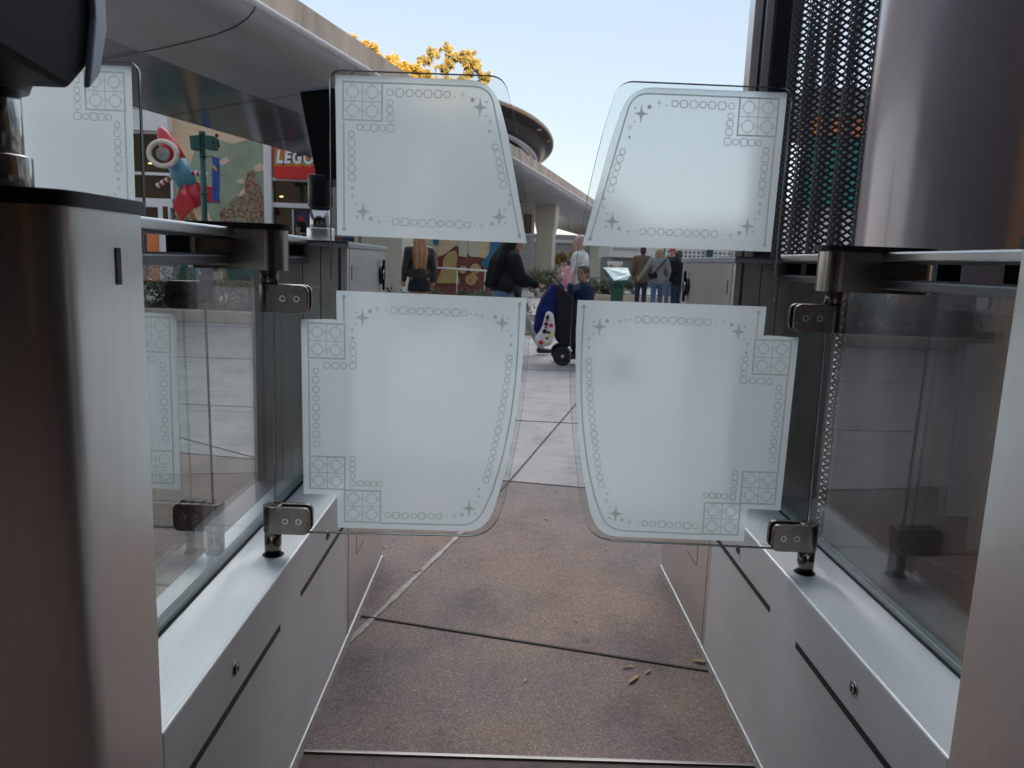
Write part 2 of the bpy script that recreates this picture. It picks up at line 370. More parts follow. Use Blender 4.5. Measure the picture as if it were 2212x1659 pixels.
# ------------------------------------------------------------------ turnstile cabinets
PY0 = 1.63
def arc(cx, cy, r, a0, a1, n): return [(cx + r * math.cos(a0 + (a1 - a0) * i / n), cy + r * math.sin(a0 + (a1 - a0) * i / n)) for i in range(n + 1)]
def cabinet(cx, sg, label, HW, T0, T1, TB):
    X = lambda t_: cx + sg * t_                          # t_ grows towards the lane
    root = thing('turnstile_cabinet', (cx, PY0, 0), label, 'turnstile', 'steel turnstile cabinets beside the lane')
    bx = lambda mb, t0, t1, *r, **k: mb.box(min(X(t0), X(t1)), max(X(t0), X(t1)), *r, **k)
    # plinth
    m = MB(); bx(m, TB, HW, .974, 2.2, .016, .519); pl = m.build('plinth', STEEL_H, root, bevel=.004)
    m = MB(); bx(m, TB + .003, HW - .004, .976, 2.198, .5188, .5198); m.build('top_plate', SATIN, pl)
    m = MB(); bx(m, TB, HW + .003, .974, 2.868, .0, .0155); m.build('skirting', STEEL_H, pl, bevel=.001)
    for y0, y1 in ((.974, 1.522), (1.688, 2.198)):
        m = MB(); bx(m, HW - .002, HW + .0012, y0, y1, .391, .405); m.build('dark_strip', DARKSLOT, pl)
    m = MB(); bx(m, HW - .13, HW - .002, 1.800, 1.8025, .5199, .5203); m.build('top_seam', DARKSLOT, pl)
    for y, z in ((1.256, .456), (1.952, .446)):
        m = MB()
        for k, (r_, d_, mi) in enumerate(((.0135, .003, 0), (.0105, .0042, 1), (.0088, .0055, 0))):
            c = Vector((X(HW), y, z)); m.tube([c, c + Vector((sg * d_, 0, 0))], r_, mi, 24)
        m.obox((X(HW) + sg * .006, y, z), (.0006, 0, 0), (0, .0014, 0), (0, 0, .0045), 1)
        m.build('lock', [CHROME, DARKSLOT], pl)
    m = MB(); pts = []
    N = 40
    for i in range(N + 1):
        y = .98 + i * (2.86 - .98) / N; pts.append((y, .016 + .0015 * math.sin(i * .7) + random.uniform(-.001, .001)))
    for i in range(N):
        (y0, w0), (y1, w1) = pts[i], pts[i + 1]
        m.add([(X(HW + .002), y0, .005), (X(HW + w0), y0, .005), (X(HW + w0 * .75), y0, .011), (X(HW + .002), y0, .015),
               (X(HW + .002), y1, .005), (X(HW + w1), y1, .005), (X(HW + w1 * .75), y1, .011), (X(HW + .002), y1, .015)],
              [(1, 2, 6, 5), (2, 3, 7, 6)], 0, True)
    m.build('sealant_bead', SEAL, pl)
    # near pillar with rounded upright corners
    def rbox(mb, t, y0, y1, r0, r1, z0, h):
        poly = [(a_, b_) for a_, b_ in rounded([(X(t), y1), (X(t), y0), (X(-t), y0), (X(-t), y1)], [r1, r0, r0, r1], 8)]
        mb.prism([(a_, b_, z0) for a_, b_ in poly], (0, 0, h), smooth_side=True)
    def crisp(ob): e_ = ob.modifiers.new('edge', 'EDGE_SPLIT'); e_.split_angle = R(40)
    m = MB(); rbox(m, HW, .795, .974, .042, .002, 0, 1.2405); p1 = m.build('pillar', STEEL_V, root); crisp(p1)
    m = MB(); rbox(m, HW + .006, .788, .980, .046, .012, 1.2405, .0165); crisp(m.build('pillar_cap', BLACK, p1))
    m = MB(); bx(m, HW - .002, HW + .0015, .906, .917, 1.155, 1.199); m.build('sensor_slot', DARKSLOT, p1)
    # far pillar
    m = MB(); bx(m, -HW, HW, 2.2, 2.868, .016, 1.222); p2 = m.build('pillar', STEEL_V, root, bevel=.003)
    m = MB(); bx(m, -HW - .004, HW + .006, 2.192, 2.876, 1.222, 1.238); m.build('pillar_cap', GREYPLATE, p2, bevel=.002)
    m = MB(); bx(m, -HW - .002, HW + .004, 2.188, 2.36, 1.2383, 1.2405); m.build('pillar_cap', BLACK, p2, bevel=.001)
    m = MB(); bx(m, HW - .002, HW + .0012, 2.259, 2.266, 1.127, 1.171); m.build('sensor_slot', DARKSLOT, p2)
    m = MB()
    for t0, t1 in ((HW - .026, HW - .018), (HW - .078, HW - .0755), (HW - .13, HW - .128)): bx(m, t0, t1, 2.1985, 2.201, .52, 1.222)
    bx(m, HW - .001, HW + .0008, 2.226, 2.2275, .016, 1.22); bx(m, HW - .001, HW + .0008, 2.35, 2.352, .23, .30); bx(m, HW - .001, HW + .0008, 2.352, 2.48, .228, .230)
    m.build('panel_seam', DARKSLOT, p2)
    m = MB()
    for rr, n_ in ((.008, 6), (.016, 11), (.024, 16)):
        for k in range(n_):
            a = 2 * PI * k / n_; m.tube([(X(HW - .058) + rr * math.cos(a), 2.2005, 1.075 + rr * math.sin(a)), (X(HW - .058) + rr * math.cos(a), 2.199, 1.075 + rr * math.sin(a))], .0016, 0, 6)
    m.build('speaker_grille', DARKSLOT, p2, weld=False)
    m = MB()
    c = Vector((X(HW), 2.77, 1.135))
    m.tube([c, c + V3(sg * .008, 0, 0)], .034, 0, 24); m.tube([c + V3(sg * .008, 0, 0), c + V3(sg * .016, 0, 0)], .02, 1, 6)
    m.obox(c + V3(sg * .012, 0, 0), (.004, 0, 0), (0, .006, 0), (0, 0, .055), 0)
    m.build('lock_plate', [BLACK, CHROME], p2)
    # glass wall, seals, rails
    m = MB(); bx(m, -.005, .005, .972, 2.202, .530, 1.176); m.build('glass_panel', WALLGLASS, root)
    m = MB(); bx(m, -.012, .014, .978, 2.196, .5199, .5225, m=1); bx(m, -.009, .009, .976, 2.198, .5225, .536, m=0); m.build('glass_seal', [GASKET, BLACKM], root, bevel=.0015)
    ra = MB(); bx(ra, -.03, .03, .974, 2.2, 1.229, 1.249); r0 = ra.build('rail', RAILM, root, bevel=.004)
    m = MB(); bx(m, -.03, .03, .974, 2.2, 1.172, 1.191); m.build('lower_rail', RAILD, r0, bevel=.003)
    m = MB()
    for y in (1.02, 1.21, 1.4, 1.83, 2.02, 2.17): bx(m, -.022, .022, y, y + .014, 1.191, 1.229)
    bx(m, -.024, .024, .976, 2.198, 1.2245, 1.2289); bx(m, -.024, .024, .976, 2.198, 1.1911, 1.1945)
    m.build('rail_spacer', BLACK, r0)
    # pivot housing and black top plate
    def capsule(r_, z0, z1, name, mt, bev):
        mb = MB(); poly = []
        for i in range(25): a = -PI / 2 + PI * i / 24; poly.append((max(X(T0), X(T1)) + r_ * math.cos(a), PY0 + r_ * math.sin(a), z0))
        for i in range(25): a = PI / 2 + PI * i / 24; poly.append((min(X(T0), X(T1)) + r_ * math.cos(a), PY0 + r_ * math.sin(a), z0))
        mb.prism(poly, (0, 0, z1 - z0), smooth_side=True); ob = mb.build(name, mt, root, bevel=0)
        es_ = ob.modifiers.new('edge', 'EDGE_SPLIT'); es_.split_angle = R(35)
    capsule(.040, 1.163, 1.247, 'pivot_housing', STEEL_G, .002)
    capsule(.050, 1.2475, 1.2595, 'housing_cap', BLACK, .004)
    for t_ in ((T1, T0) if TB < T0 - .026 else (T1,)):
        m = MB(); m.tube([(X(t_), PY0, .5199), (X(t_), PY0, .5206)], .024, 0, 24); m.build('pivot_hole', DARKSLOT, root)
    return root
CXL, CXR = -.609, .815
cabL = cabinet(CXL, 1, 'brushed steel turnstile cabinet left of the lane, its rounded end filling the left edge', .14, -.036, .094, -.064)
cabR = cabinet(CXR, -1, 'brushed steel turnstile cabinet on the right of the lane, in front of the mauve column', .158, -.05, .11, -.03)

# ------------------------------------------------------------------ ticket readers
def reader(base, label, flip, hgt):
    x, y, z = base
    root = thing('ticket_reader', base, label, 'ticket reader', 'black ticket readers on steel posts')
    m = MB(); m.cyl((x, y), .036, z, z + hgt); m.build('post', CHROME, root)
    m = MB(); m.cyl((x, y), .045, z, z + .048); m.build('collar', STEEL_V, root, bevel=.002)
    m = MB(); m.cyl((x, y), .047, z + hgt - .035, z + hgt + .06); m.build('neck', BLACK, root, bevel=.004)
    z1 = z + hgt + .055
    f_ = -1 if flip else 1
    prof = [(-.05, 0), (.055, .01), (.10, .05), (.125, .34), (.105, .35), (-.045, .30), (-.075, .24)]
    poly = [(x - .085, y + f_ * a, z1 + b_) for a, b_ in prof]
    m = MB(); m.prism(poly, (.17, 0, 0)); sh = m.build('shell', READER_BODY, root, bevel=.006)
    poly = [(x + .0855, y + f_ * a * .94, z1 + .01 + b_ * .94) for a, b_ in prof]
    m = MB(); m.prism(poly, (.004, 0, 0)); m.build('side_plate', GREYPLATE, sh, bevel=.001)
    return root
# near reader (large dark head at the top left corner)
root = thing('ticket_reader', (CXL, .80, 1.258), 'black ticket reader with a pale grey side plate, close in the top left corner', 'ticket reader', 'black ticket readers on steel posts')
bp_ = Vector((CXL, .80, 1.258))
m = MB(); m.cyl((CXL, .90), .038, 1.26, 1.40); m.build('post', CHROME, root)
m = MB(); m.cyl((CXL, .90), .046, 1.26, 1.300); m.build('collar', CHROME, root, bevel=.002)
m = MB(); m.tube([(CXL, .90, 1.372), (CXL, .90, 1.382), (CXL, .90, 1.44)], [.046, .05, .055], 0, 28); m.build('neck', BLACK, root)
prof = [(.62, 1.40), (.88, 1.372), (.92, 1.405), (.94, 1.455), (.94, 1.72), (.60, 1.72), (.58, 1.66)]
m = MB(); m.prism([(CXL - .12, a, b_) for a, b_ in prof], (.232, 0, 0)); sh = m.build('shell', READER_BODY, root, bevel=.006)
prof2 = [(.905, 1.378), (.93, 1.40), (.950, 1.455), (.950, 1.73), (.925, 1.73), (.925, 1.46)]
m = MB(); m.prism([(CXL + .1125, a, b_) for a, b_ in prof2], (.008, 0, 0)); m.build('side_plate', GREYPLATE, sh, bevel=.002)
# far reader seen from behind
FX = -.632
root = thing('ticket_reader', (FX, 2.5, 1.238), 'black wedge-shaped ticket reader standing at the far end of the left cabinet', 'ticket reader', 'black ticket readers on steel posts')
m = MB(); m.cyl((FX + .012, 2.5), .034, 1.238, 1.36); m.build('post', CHROME, root)
m = MB(); m.cyl((FX + .012, 2.5), .044, 1.238, 1.285); m.build('collar', STEEL_V, root, bevel=.002)
m = MB(); m.cyl((FX + .012, 2.5), .040, 1.35, 1.452); m.build('neck', BLACK, root, bevel=.003)
A = [vy(px, py, 2.47) for px, py in ((646, 194), (722, 185), (735, 385), (690, 390), (682, 380))]
m = MB(); m.prism([(p.x, p.y, p.z) for p in A], (.0, .07, -.02)); sh = m.build('shell', READER_BODY, root, bevel=.004)
m = MB(); B_ = [vy(px, py, 2.462) for px, py in ((648, 193), (722, 184.5), (722, 190), (649, 198))]; m.prism(B_, (0, .004, 0)); m.build('side_plate', GREYPLATE, sh)

# ------------------------------------------------------------------ glass gate leaves
YD = PY0
PIV = -.515
z2 = lambda x, y: (lambda p: (p.x - PIV, p.z))(vy((700 + x / 2.514) * .8641, (100 + y / 2.514) * .8641, YD))
z6 = lambda x, y: (lambda p: (p.x - PIV, p.z))(vy((700 + x / 2.514) * .8641, (700 + y / 2.514) * .8641, YD))
vv = lambda x, y: (lambda p: (p.x - PIV, p.z))(vy(x, y, YD))
ZP = .000344                                            # metres per zoom pixel on the gate plane
def smooth_curve(pts, n=6):
    out = []; P = [Vector(p) for p in pts]
    for i in range(len(P) - 1):
        p0, p1, p2, p3 = P[max(i - 1, 0)], P[i], P[i + 1], P[min(i + 2, len(P) - 1)]
        for k in range(n):
            s = k / n; out.append(tuple(.5 * ((2 * p1) + (p2 - p0) * s + (2 * p0 - 5 * p1 + 4 * p2 - p3) * s * s + (3 * p1 - p0 - 3 * p2 + p3) * s ** 3)))
    out.append(tuple(P[-1])); return out
class Pat:
    def __init__(s): s.polys = []
    def stroke(s, pts, wd, closed=False):
        P = [Vector(p) for p in pts]; N = len(P); offs = []
        for i in range(N):
            a = P[i] - P[i - 1] if (i > 0 or closed) else P[1] - P[0]
            b_ = P[(i + 1) % N] - P[i] if (i < N - 1 or closed) else P[-1] - P[-2]
            na, nb = Vector((-a.y, a.x)).normalized(), Vector((-b_.y, b_.x)).normalized(); n_ = (na + nb)
            n_ = n_.normalized() if n_.length > 1e-6 else na
            offs.append(n_ * (wd / 2 / max(.5, n_.dot(na))))
        for i in range(N if closed else N - 1):
            j = (i + 1) % N; s.polys.append([P[i] - offs[i], P[j] - offs[j], P[j] + offs[j], P[i] + offs[i]])
    def disc(s, c, r_, n=14): s.polys.append([Vector((c[0] + r_ * math.cos(2 * PI * k / n), c[1] + r_ * math.sin(2 * PI * k / n))) for k in range(n)])
    def star(s, c, r_=.0165):
        c = Vector(c); tips = [(0, 1.28), (1, 0), (0, -1.28), (-1, 0)]
        for i in range(4):
            a, b_ = Vector(tips[i]), Vector(tips[(i + 1) % 4]); q = Vector((.21 * (a.x + b_.x), .21 * (a.y + b_.y) / 1.28 * 1.15))
            mid1, mid2 = a * .40 + q * .52, b_ * .40 + q * .52
            s.polys.append([c, c + a * r_, c + mid1 * r_, c + q * r_, c + mid2 * r_, c + b_ * r_])
    def plus(s, c, r_=.005):
        x, y = c; s.stroke([(x, y - r_ * 1.25), (x, y + r_ * 1.25)], .0014); s.stroke([(x - r_, y + r_ * .15), (x + r_, y + r_ * .15)], .0014)
    def sq(s, c, sz, rnd_, th=.0018):
        x, y = c; h = sz / 2; j = lambda: h * (1 + rnd_.uniform(-.06, .06))
        s.stroke(rounded([(x - j(), y - j()), (x + j(), y - j()), (x + j(), y + j()), (x - j(), y + j())], sz * .36, 4), th * rnd_.uniform(.85, 1.25), True)
    def chain(s, pts, sizes, mp, rnd_, link=True):
        c = [mp(*p) for p in pts]
        for i, p in enumerate(c):
            if sizes[i] > 0: s.sq(p, sizes[i] * ZP * .97, rnd_)
            if link and i + 1 < len(c):
                a, b_ = Vector(p), Vector(c[i + 1]); d = (b_ - a); L = d.length; d.normalize()
                s.stroke([a + d * abs(sizes[i]) * ZP * .55, b_ - d * abs(sizes[i + 1]) * ZP * .55], .0016)
    def grid(s, p00, p11, mp):
        (x0, y1), (x1, y0) = mp(*p00), mp(*p11); s.stroke([(x0, y0), (x1, y0), (x1, y1), (x0, y1)], .0034, True)
        xm, ym = (x0 + x1) / 2, (y0 + y1) / 2; s.stroke([(xm, y0), (xm, y1)], .0015); s.stroke([(x0, ym), (x1, ym)], .0015)
        hw, hh = (x1 - x0) / 4, (y1 - y0) / 4
        for cx_ in (x0 + hw, x1 - hw):
            for cy_ in (y0 + hh, y1 - hh):
                r_ = hw * .58
                s.stroke([(cx_ + r_ * math.cos(2 * PI * k / 24), cy_ + r_ * math.sin(2 * PI * k / 24)) for k in range(24)], .0016, True)
                for ax in ((1, 0), (-1, 0), (0, 1), (0, -1)):
                    a = Vector(ax); n_ = Vector((-a.y, a.x)); c = Vector((cx_, cy_))
                    for sg in (1, -1):
                        s.stroke([c + a * r_ * .95 + n_ * sg * r_ * .38, c + a * r_ * 1.3 + n_ * sg * r_ * .2, c + a * hw * .97 + n_ * sg * r_ * .14], .0011)
rnd_ = random.Random(3)
S7 = [36, 46, 42, 36, 46, 42, 36]
PU = Pat()                                               # etched lines of the upper film
PU.stroke([z2(408, 1182), z2(405, 519)], .0034)
PU.stroke([z2(649, 275.5)] + rounded([z2(649, 275.5), z2(1322, 302), z2(1505, 1231)], [0, .035, 0])[1:], .0034)
PU.disc(z2(408, 1187), .0042); PU.disc(z2(1505, 1235), .0042)
PU.grid((401, 267), (644, 514), z2)
PU.chain([(695, 334), (755, 337), (817, 339), (875, 341), (933, 344), (995, 346), (1052, 348)], S7, z2, rnd_)
PU.chain([(696, 398), (696, 445), (697, 497), (700, 560)], [33, 38, 40, 44], z2, rnd_)
PU.chain([(505, 553), (549, 554), (598, 556), (648, 558), (700, 560)], [33, 40, 44, 34, -43], z2, rnd_)
PU.chain([(454, 596), (454, 648), (456, 706), (456, 757), (457, 811), (459, 867)], [34, 44, 40, 34, 44, 40], z2, rnd_)
PU.chain([(730, 1143), (790, 1146), (846, 1149), (899, 1152), (958, 1153), (1013, 1156), (1068, 1158), (1127, 1160), (1181, 1163)], [40, 46, 36, 40, 46, 36, 40, 46, 36], z2, rnd_)
PU.chain([(1354, 675), (1367, 720), (1378, 772), (1386, 816), (1395, 862), (1405, 912)], [34, 42, 38, 34, 42, 38], z2, rnd_)
for x, y, r_ in ((1102, 365, 5), (1210, 382, 13), (1299, 396, 7), (1296, 481, 6), (1318, 580, 9), (461, 934, 10), (487, 1030, 6), (489, 1111, 7), (575, 1125, 13), (682, 1142, 5), (1225, 1164, 5), (1331, 1156, 12), (1415, 1150, 7), (1416, 1068, 6), (1443, 975, 9)): PU.disc(z2(x, y), r_ * ZP)
for p in ((1258, 428), (528, 1080), (1378, 1115)): PU.star(z2(*p))
for p in ((1150, 353), (1321, 518), (460, 988), (627, 1146), (1269, 1172), (1443, 1030)): PU.plus(z2(*p))
PL = Pat()                                               # etched lines of the lower film
PL.stroke([z6(405, 111), z6(408, 262)], .0034); PL.disc(z6(405, 105), .0042); PL.disc(z6(1505, 150), .0042)
PL.stroke([z6(186, 499), z6(192, 1095)], .0034)
for a, b_ in (((182, 268), (411, 493)), ((194, 1101), (412, 1309)), ((411, 1313), (633, 1517))): PL.grid(a, b_, z6)
PL.stroke([z6(638, 1520)] + rounded([z6(638, 1520), z6(1235, 1535), z6(1330, 1330)], [0, .05, 0])[1:-1] + smooth_curve([z6(1330, 1330), z6(1392, 1130), z6(1450, 850), z6(1488, 520), z6(1505, 150)]), .0034)
PL.chain([(720, 188), (777, 190), (832, 193), (886, 195), (942, 197), (995, 199), (1048, 201), (1105, 203), (1159, 206)], [40, 46, 36, 40, 46, 36, 40, 46, 36], z6, rnd_)
PL.chain([(464, 403), (465, 450), (466, 492), (464, 537)], [36, 42, 34, 42], z6, rnd_)
PL.chain([(298, 532), (353, 534), (404, 536), (464, 537)], [38, 42, 38, -42], z6, rnd_)
PL.chain([(1444, 484), (1439, 528), (1433, 576), (1426, 622), (1419, 668), (1413, 716), (1405, 760), (1397, 805), (1389, 852), (1380, 897), (1370, 941), (1360, 988), (1350, 1030), (1340, 1076), (1330, 1121), (1319, 1163), (1308, 1207), (1296, 1253)], [32, 40, 37] * 6, z6, rnd_)
PL.chain([(232, 567), (232, 623), (233, 683), (233, 739), (234, 795), (235, 855), (235, 910), (236, 964), (236, 1024)], [34, 44, 40, 36, 44, 40, 36, 44, 38], z6, rnd_)
PL.chain([(462, 1118), (462, 1150), (462, 1184), (462, 1226), (463, 1272)], [31, 36, 32, 32, 38], z6, rnd_)
PL.chain([(463, 1272), (513, 1271), (555, 1272), (592, 1273), (632, 1273)], [-38, 36, 30, 36, 32], z6, rnd_)
PL.chain([(681, 1471), (734, 1472), (790, 1473), (843, 1474), (894, 1475), (951, 1476), (1001, 1477)], [36, 44, 40, 34, 44, 40, 36], z6, rnd_)
for x, y, r_ in ((672, 188, 5), (570, 195, 12), (485, 201, 6), (485, 278, 6), (462, 363, 10), (1200, 211, 5), (1307, 236, 5), (1353, 230, 12), (1436, 241, 6), (1433, 316, 5), (1452, 403, 9), (1251, 1307, 9), (1227, 1387, 5), (1225, 1458, 7), (1146, 1465, 11), (1047, 1472, 5)): PL.disc(z6(x, y), r_ * ZP)
for p in ((523, 235), (1397, 268), (1189, 1428)): PL.star(z6(*p))
for p in ((618, 180), (460, 311), (1270, 225), (1455, 349), (1252, 1354), (1098, 1478)): PL.plus(z6(*p))
PL.plus(z6(1236, 216), .003)
frostU = rounded([z2(352, 222), z2(1345, 262), z2(1432, 600), z2(1550, 1278), z2(365, 1228)], [.002, .055, .0, .001, .001])
frostL = [z6(358, 65), z6(1548, 112)] + smooth_curve([z6(1541, 300), z6(1525, 500), z6(1497, 750), z6(1440, 1080), z6(1385, 1300), z6(1338, 1450), z6(1285, 1530), z6(1215, 1568), z6(1140, 1572)], 4) + \
         rounded([z6(640, 1556), z6(368, 1548), z6(362, 1341), z6(155, 1338), z6(138, 243), z6(358, 245)], [0, .002, .006, .002, .002, .006], 5)
glass_out = rounded([vv(713, 152), vv(1085, 164)], [.028, .028])
glass_out = rounded([vv(672, 619), vv(715, 621), vv(713, 151), vv(1090, 165)] + [vv(1112, 262)], [0, .034, .026, .032, 0], 8)
glass_out = glass_out[:-1] + smooth_curve([vv(1112, 262), vv(1129, 370), vv(1141, 480), vv(1147, 590), vv(1143, 740), vv(1129, 880), vv(1107, 1000), vv(1088, 1085), vv(1070, 1130), vv(1045, 1151), vv(1015, 1157)], 5) + \
            [vv(690, 1150), vv(602, 1148), vv(593, 1085), vv(592, 690), vv(594, 624)]
def mirror(pts, sg): return [(sg * p[0], p[1]) for p in pts]
def leaf(px, sg, label):
    root = thing('glass_gate_leaf', (px, YD, 0), label, 'gate', 'glass gate leaves with frosted film')
    P = lambda p, dy: (px + sg * p[0], YD + dy, p[1])
    m = MB(); m.prism([P(p, -.007) for p in glass_out], (0, .014, 0), 0, 1, True); m.build('glass_pane', [GLASS, EDGE], root)
    for poly, pat in ((frostU, PU), (frostL, PL)):
        m = MB(); m.ngon([P(p, -.0076) for p in poly], 0)
        for iq, q in enumerate(pat.polys): m.ngon([P(v, -.0081 - iq * 6e-7) for v in q], 1)
        m.build('frosted_film', [FROST, ETCH], root, weld=False)
    for z0, z1, post in ((1.074, 1.134, (1.134, 1.163)), (.575, .639, (.521, .575))):
        zc = (z0 + z1) / 2
        outl = rounded([(-.002, z0), (.088, z0), (.088, z1), (-.002, z1)], [0, .018, .018, 0])
        m = MB()
        for y0, y1 in ((-.0200, -.0092), (.0088, .0200)): m.prism([P(p, y0) for p in outl], (0, y1 - y0, 0))
        m.tube([(px, YD, z0), (px, YD, z1)], .0205, 0, 32)
        cl = m.build('hinge_clamp', STEEL_X, root, bevel=.0018)
        m = MB(); gin = rounded([(.012, z0 + .002), (.0865, z0 + .002), (.0865, z1 - .002), (.012, z1 - .002)], [0, .017, .017, 0])
        for y0, y1 in ((-.0092, -.0085), (.0072, .0088)): m.prism([P(p, y0) for p in gin], (0, y1 - y0, 0))
        m.build('rubber_pad', BLACKM, cl)
        for t_ in (.034, .064):
            m = MB(); c = Vector(P((t_, zc), -.0200))
            m.tube([c, c + V3(0, -.0008, 0)], .0088, 1, 24); m.tube([c, c + V3(0, -.0014, 0)], .0080, 0, 24); m.tube([c + V3(0, -.0014, 0), c + V3(0, -.0018, 0)], .0042, 0, 16); m.tube([c + V3(0, -.0018, 0), c + V3(0, -.0021, 0)], .0026, 1, 6)
            m.build('screw', [CHROME, DARKSLOT], cl)
        m = MB(); m.tube([(px, YD, post[0]), (px, YD, post[1])], .0188, 0, 32); m.build('pivot_pin', STEEL_P, root)
    return root
leaf(-.515, 1, 'glass gate leaf with frosted film, hinged on the left cabinet in front of the trees')
leaf(.705, -1, 'glass gate leaf with frosted film, hinged on the right cabinet beside the mesh screen')
leaf(-.645, -1, 'glass gate leaf of the neighbouring lane, partly hidden behind the near ticket reader')

# ------------------------------------------------------------------ hall canopy, posts, mesh, column
root = thing('entrance_hall', (0, -6, 0), 'dark entrance hall with warm brown walls behind the gates', 'building')
m = MB(); m.box(-9, 2.15, -8, -.7, 3.9, 4.3); m.build('roof', ROOFM, root)
m = MB(); m.box(-9, 2.4, -8.3, -8, 0, 4.3); m.build('wall', HALL, root)
m = MB(); m.box(2.15, 2.4, -8, 2.3, 0, 3.9); m.build('wall', HALL, root)
m = MB(); m.box(-9.3, -9, -8.3, -.3, 0, 4.3); m.build('wall', HALL, root)
m = MB(); m.box(-3.6, -2.2, -7.99, -7.9, .0, 2.3); m.build('door_sized_panel', HALL_REFL, root)  # orange panel added out of view for warm reflections in the steel
m = MB(); m.box(1.2, 2.1, -7.99, -7.9, 0, 2.6); m.build('door_sized_panel', HALL_REFL, root)  # second added reflector panel, also out of view
m = MB(); m.box(2.11, 2.149, 1.25, 1.95, 0, 2.9); m.build('door_sized_panel', HALL_REFL, root)  # panel added on the side wall for a gold streak on the pillar corner
# plain block added out of view behind, keeps the plaza in shade
root = thing('shade_block', (0, -170, 0), 'tall brown block added unseen behind the entrance to shade the plaza', 'building')
m = MB(); m.box(-220, 300, -190, -160, 0, 84); m.build('wall', SHADEBLK, root)

CL = Vector((1.22, 2.15, 0)); CR = .226
m = MB(); m.lathe([(CR, 0), (CR, 6)], (CL.x, CL.y, 0), 0, 96)
tag(m.build('column', COLUMN, origin=(CL.x, CL.y, 0)), 'tall round mauve metallic column behind the right cabinet', 'column')

def mesh_screen(y0, y1, label, seed):
    root = thing('mesh_screen', (1.165, y0, 0), label, 'screen', 'black expanded metal screens beside the column')
    m = MB(); pw, ph = .021, .0255; z0, z1 = .02, 3.2
    def P(y, z):
        ph_ = (y - y0) / .19 * 2 * PI
        return (1.165 + .045 * math.sin(ph_) + .05 * (0), y, z)
    ny = int((y1 - y0) / pw); nz = int((z1 - z0) / ph)
    for r_ in range(nz * 2):
        for c in range(ny):
            yc = y0 + (c + (.5 if r_ % 2 else 0) + .5) * pw; zc = z0 + (r_ + 1) * ph / 2
            if yc + pw / 2 > y1: continue
            out = [(yc - pw / 2, zc), (yc, zc - ph / 2), (yc + pw / 2, zc), (yc, zc + ph / 2)]
            k = .56; inn = [(yc + (a - yc) * k, zc + (b_ - zc) * k) for a, b_ in out]
            m.add([P(*q) for q in out + inn], [(0, 1, 5, 4), (1, 2, 6, 5), (2, 3, 7, 6), (3, 0, 4, 7)], 0)
    m.build('mesh_sheet', MESHM, root, weld=False)
    m = MB()
    pass
    for z in (.0, 3.2):
        m = MB(); m.box(1.145, 1.185, y0, y1, z, z + .03); m.build('frame', NAVY, root)
mesh_screen(2.36, 3.34, 'pleated black expanded metal screen between the dark post and the mauve column', 1)
mesh_screen(1.15, 1.62, 'pleated black expanded metal screen on the near side of the mauve column', 2)
root = thing('screen_post', (1.14, 3.42, 0), 'dark navy metal post with silver edge strips beside the mesh screen', 'post')
m = MB(); m.box(1.082, 1.20, 3.36, 3.48, 0, 4.2); m.build('post', NAVY, root, bevel=.004)
m = MB(); m.box(1.0, 1.034, 3.38, 3.46, 0, 4.2); m.build('edge_strip', STEEL_V, root, bevel=.003)
m = MB(); m.box(1.046, 1.0815, 3.37, 3.47, 0, 4.2); m.build('edge_strip', STEEL_V, root, bevel=.003)
m = MB(); m.box(1.034, 1.046, 3.40, 3.44, 0, 4.2); m.build('joint', NAVY, root)
m = MB(); m.ell((1.68, 2.35, 1.50), .03, .03, .045); m.v = [v for v in m.v]; rb = None
root = thing('queue_post', (1.70, 2.42, 0), 'slim tan post topped with a red ball at the right edge', 'post')
m = MB(); m.tube([(1.70, 2.42, 0), (1.70, 2.42, 1.46)], .008, 0, 12); m.build('pole', TAN, root)
m = MB(); m.ell((1.70, 2.42, 1.52), .03, .03, .065); m.build('ball', RED, root)

# ------------------------------------------------------------------ elevated beamway
bd = Vector((.24, .97, 0)).normalized(); bn = Vector((bd.y, -bd.x, 0))
def BP(u, s, z): return bn * s + bd * u + V3(0, 0, z)
root = thing('elevated_beamway', (0, 0, 0), 'elevated concrete beamway with a curved grey belly crossing the top left', 'bridge')
U0, U1 = -12, 150
belly = [(-7.15, 5.12), (-7.18, 5.02), (-7.30, 4.90), (-7.52, 4.78), (-7.85, 4.68), (-8.35, 4.58), (-8.85, 4.50), (-9.3, 4.44)]
m = MB()
def sweep(mb, prof, m_=0, us=(U0, U1), smooth=True):
    for i in range(len(prof) - 1):
        for j in range(len(us) - 1):
            mb.add([BP(us[j], *prof[i]), BP(us[j], *prof[i + 1]), BP(us[j + 1], *prof[i + 1]), BP(us[j + 1], *prof[i])], [(0, 1, 2, 3)], m_, smooth)
us = [U0 + 3 * i for i in range(55)]
m = MB(); sweep(m, [(-7.22, 5.15), (-7.12, 5.18), (-7.12, 5.58), (-7.16, 5.60), (-7.5, 5.60), (-7.5, 5.3)], 0, us, False); m.build('parapet', CONC, root)
m = MB(); sweep(m, [(-7.2, 5.165), (-7.085, 5.155), (-7.075, 5.12), (-7.11, 5.09), (-7.2, 5.06)], 0, us, True); m.build('highlight_ledge', WHITE, root)  # ledge in white paint stands in for the bright highlight along this edge
m = MB(); sweep(m, [(-7.5, 5.3), (-7.22, 5.15), (-7.10, 5.14)] + belly, 0, us)
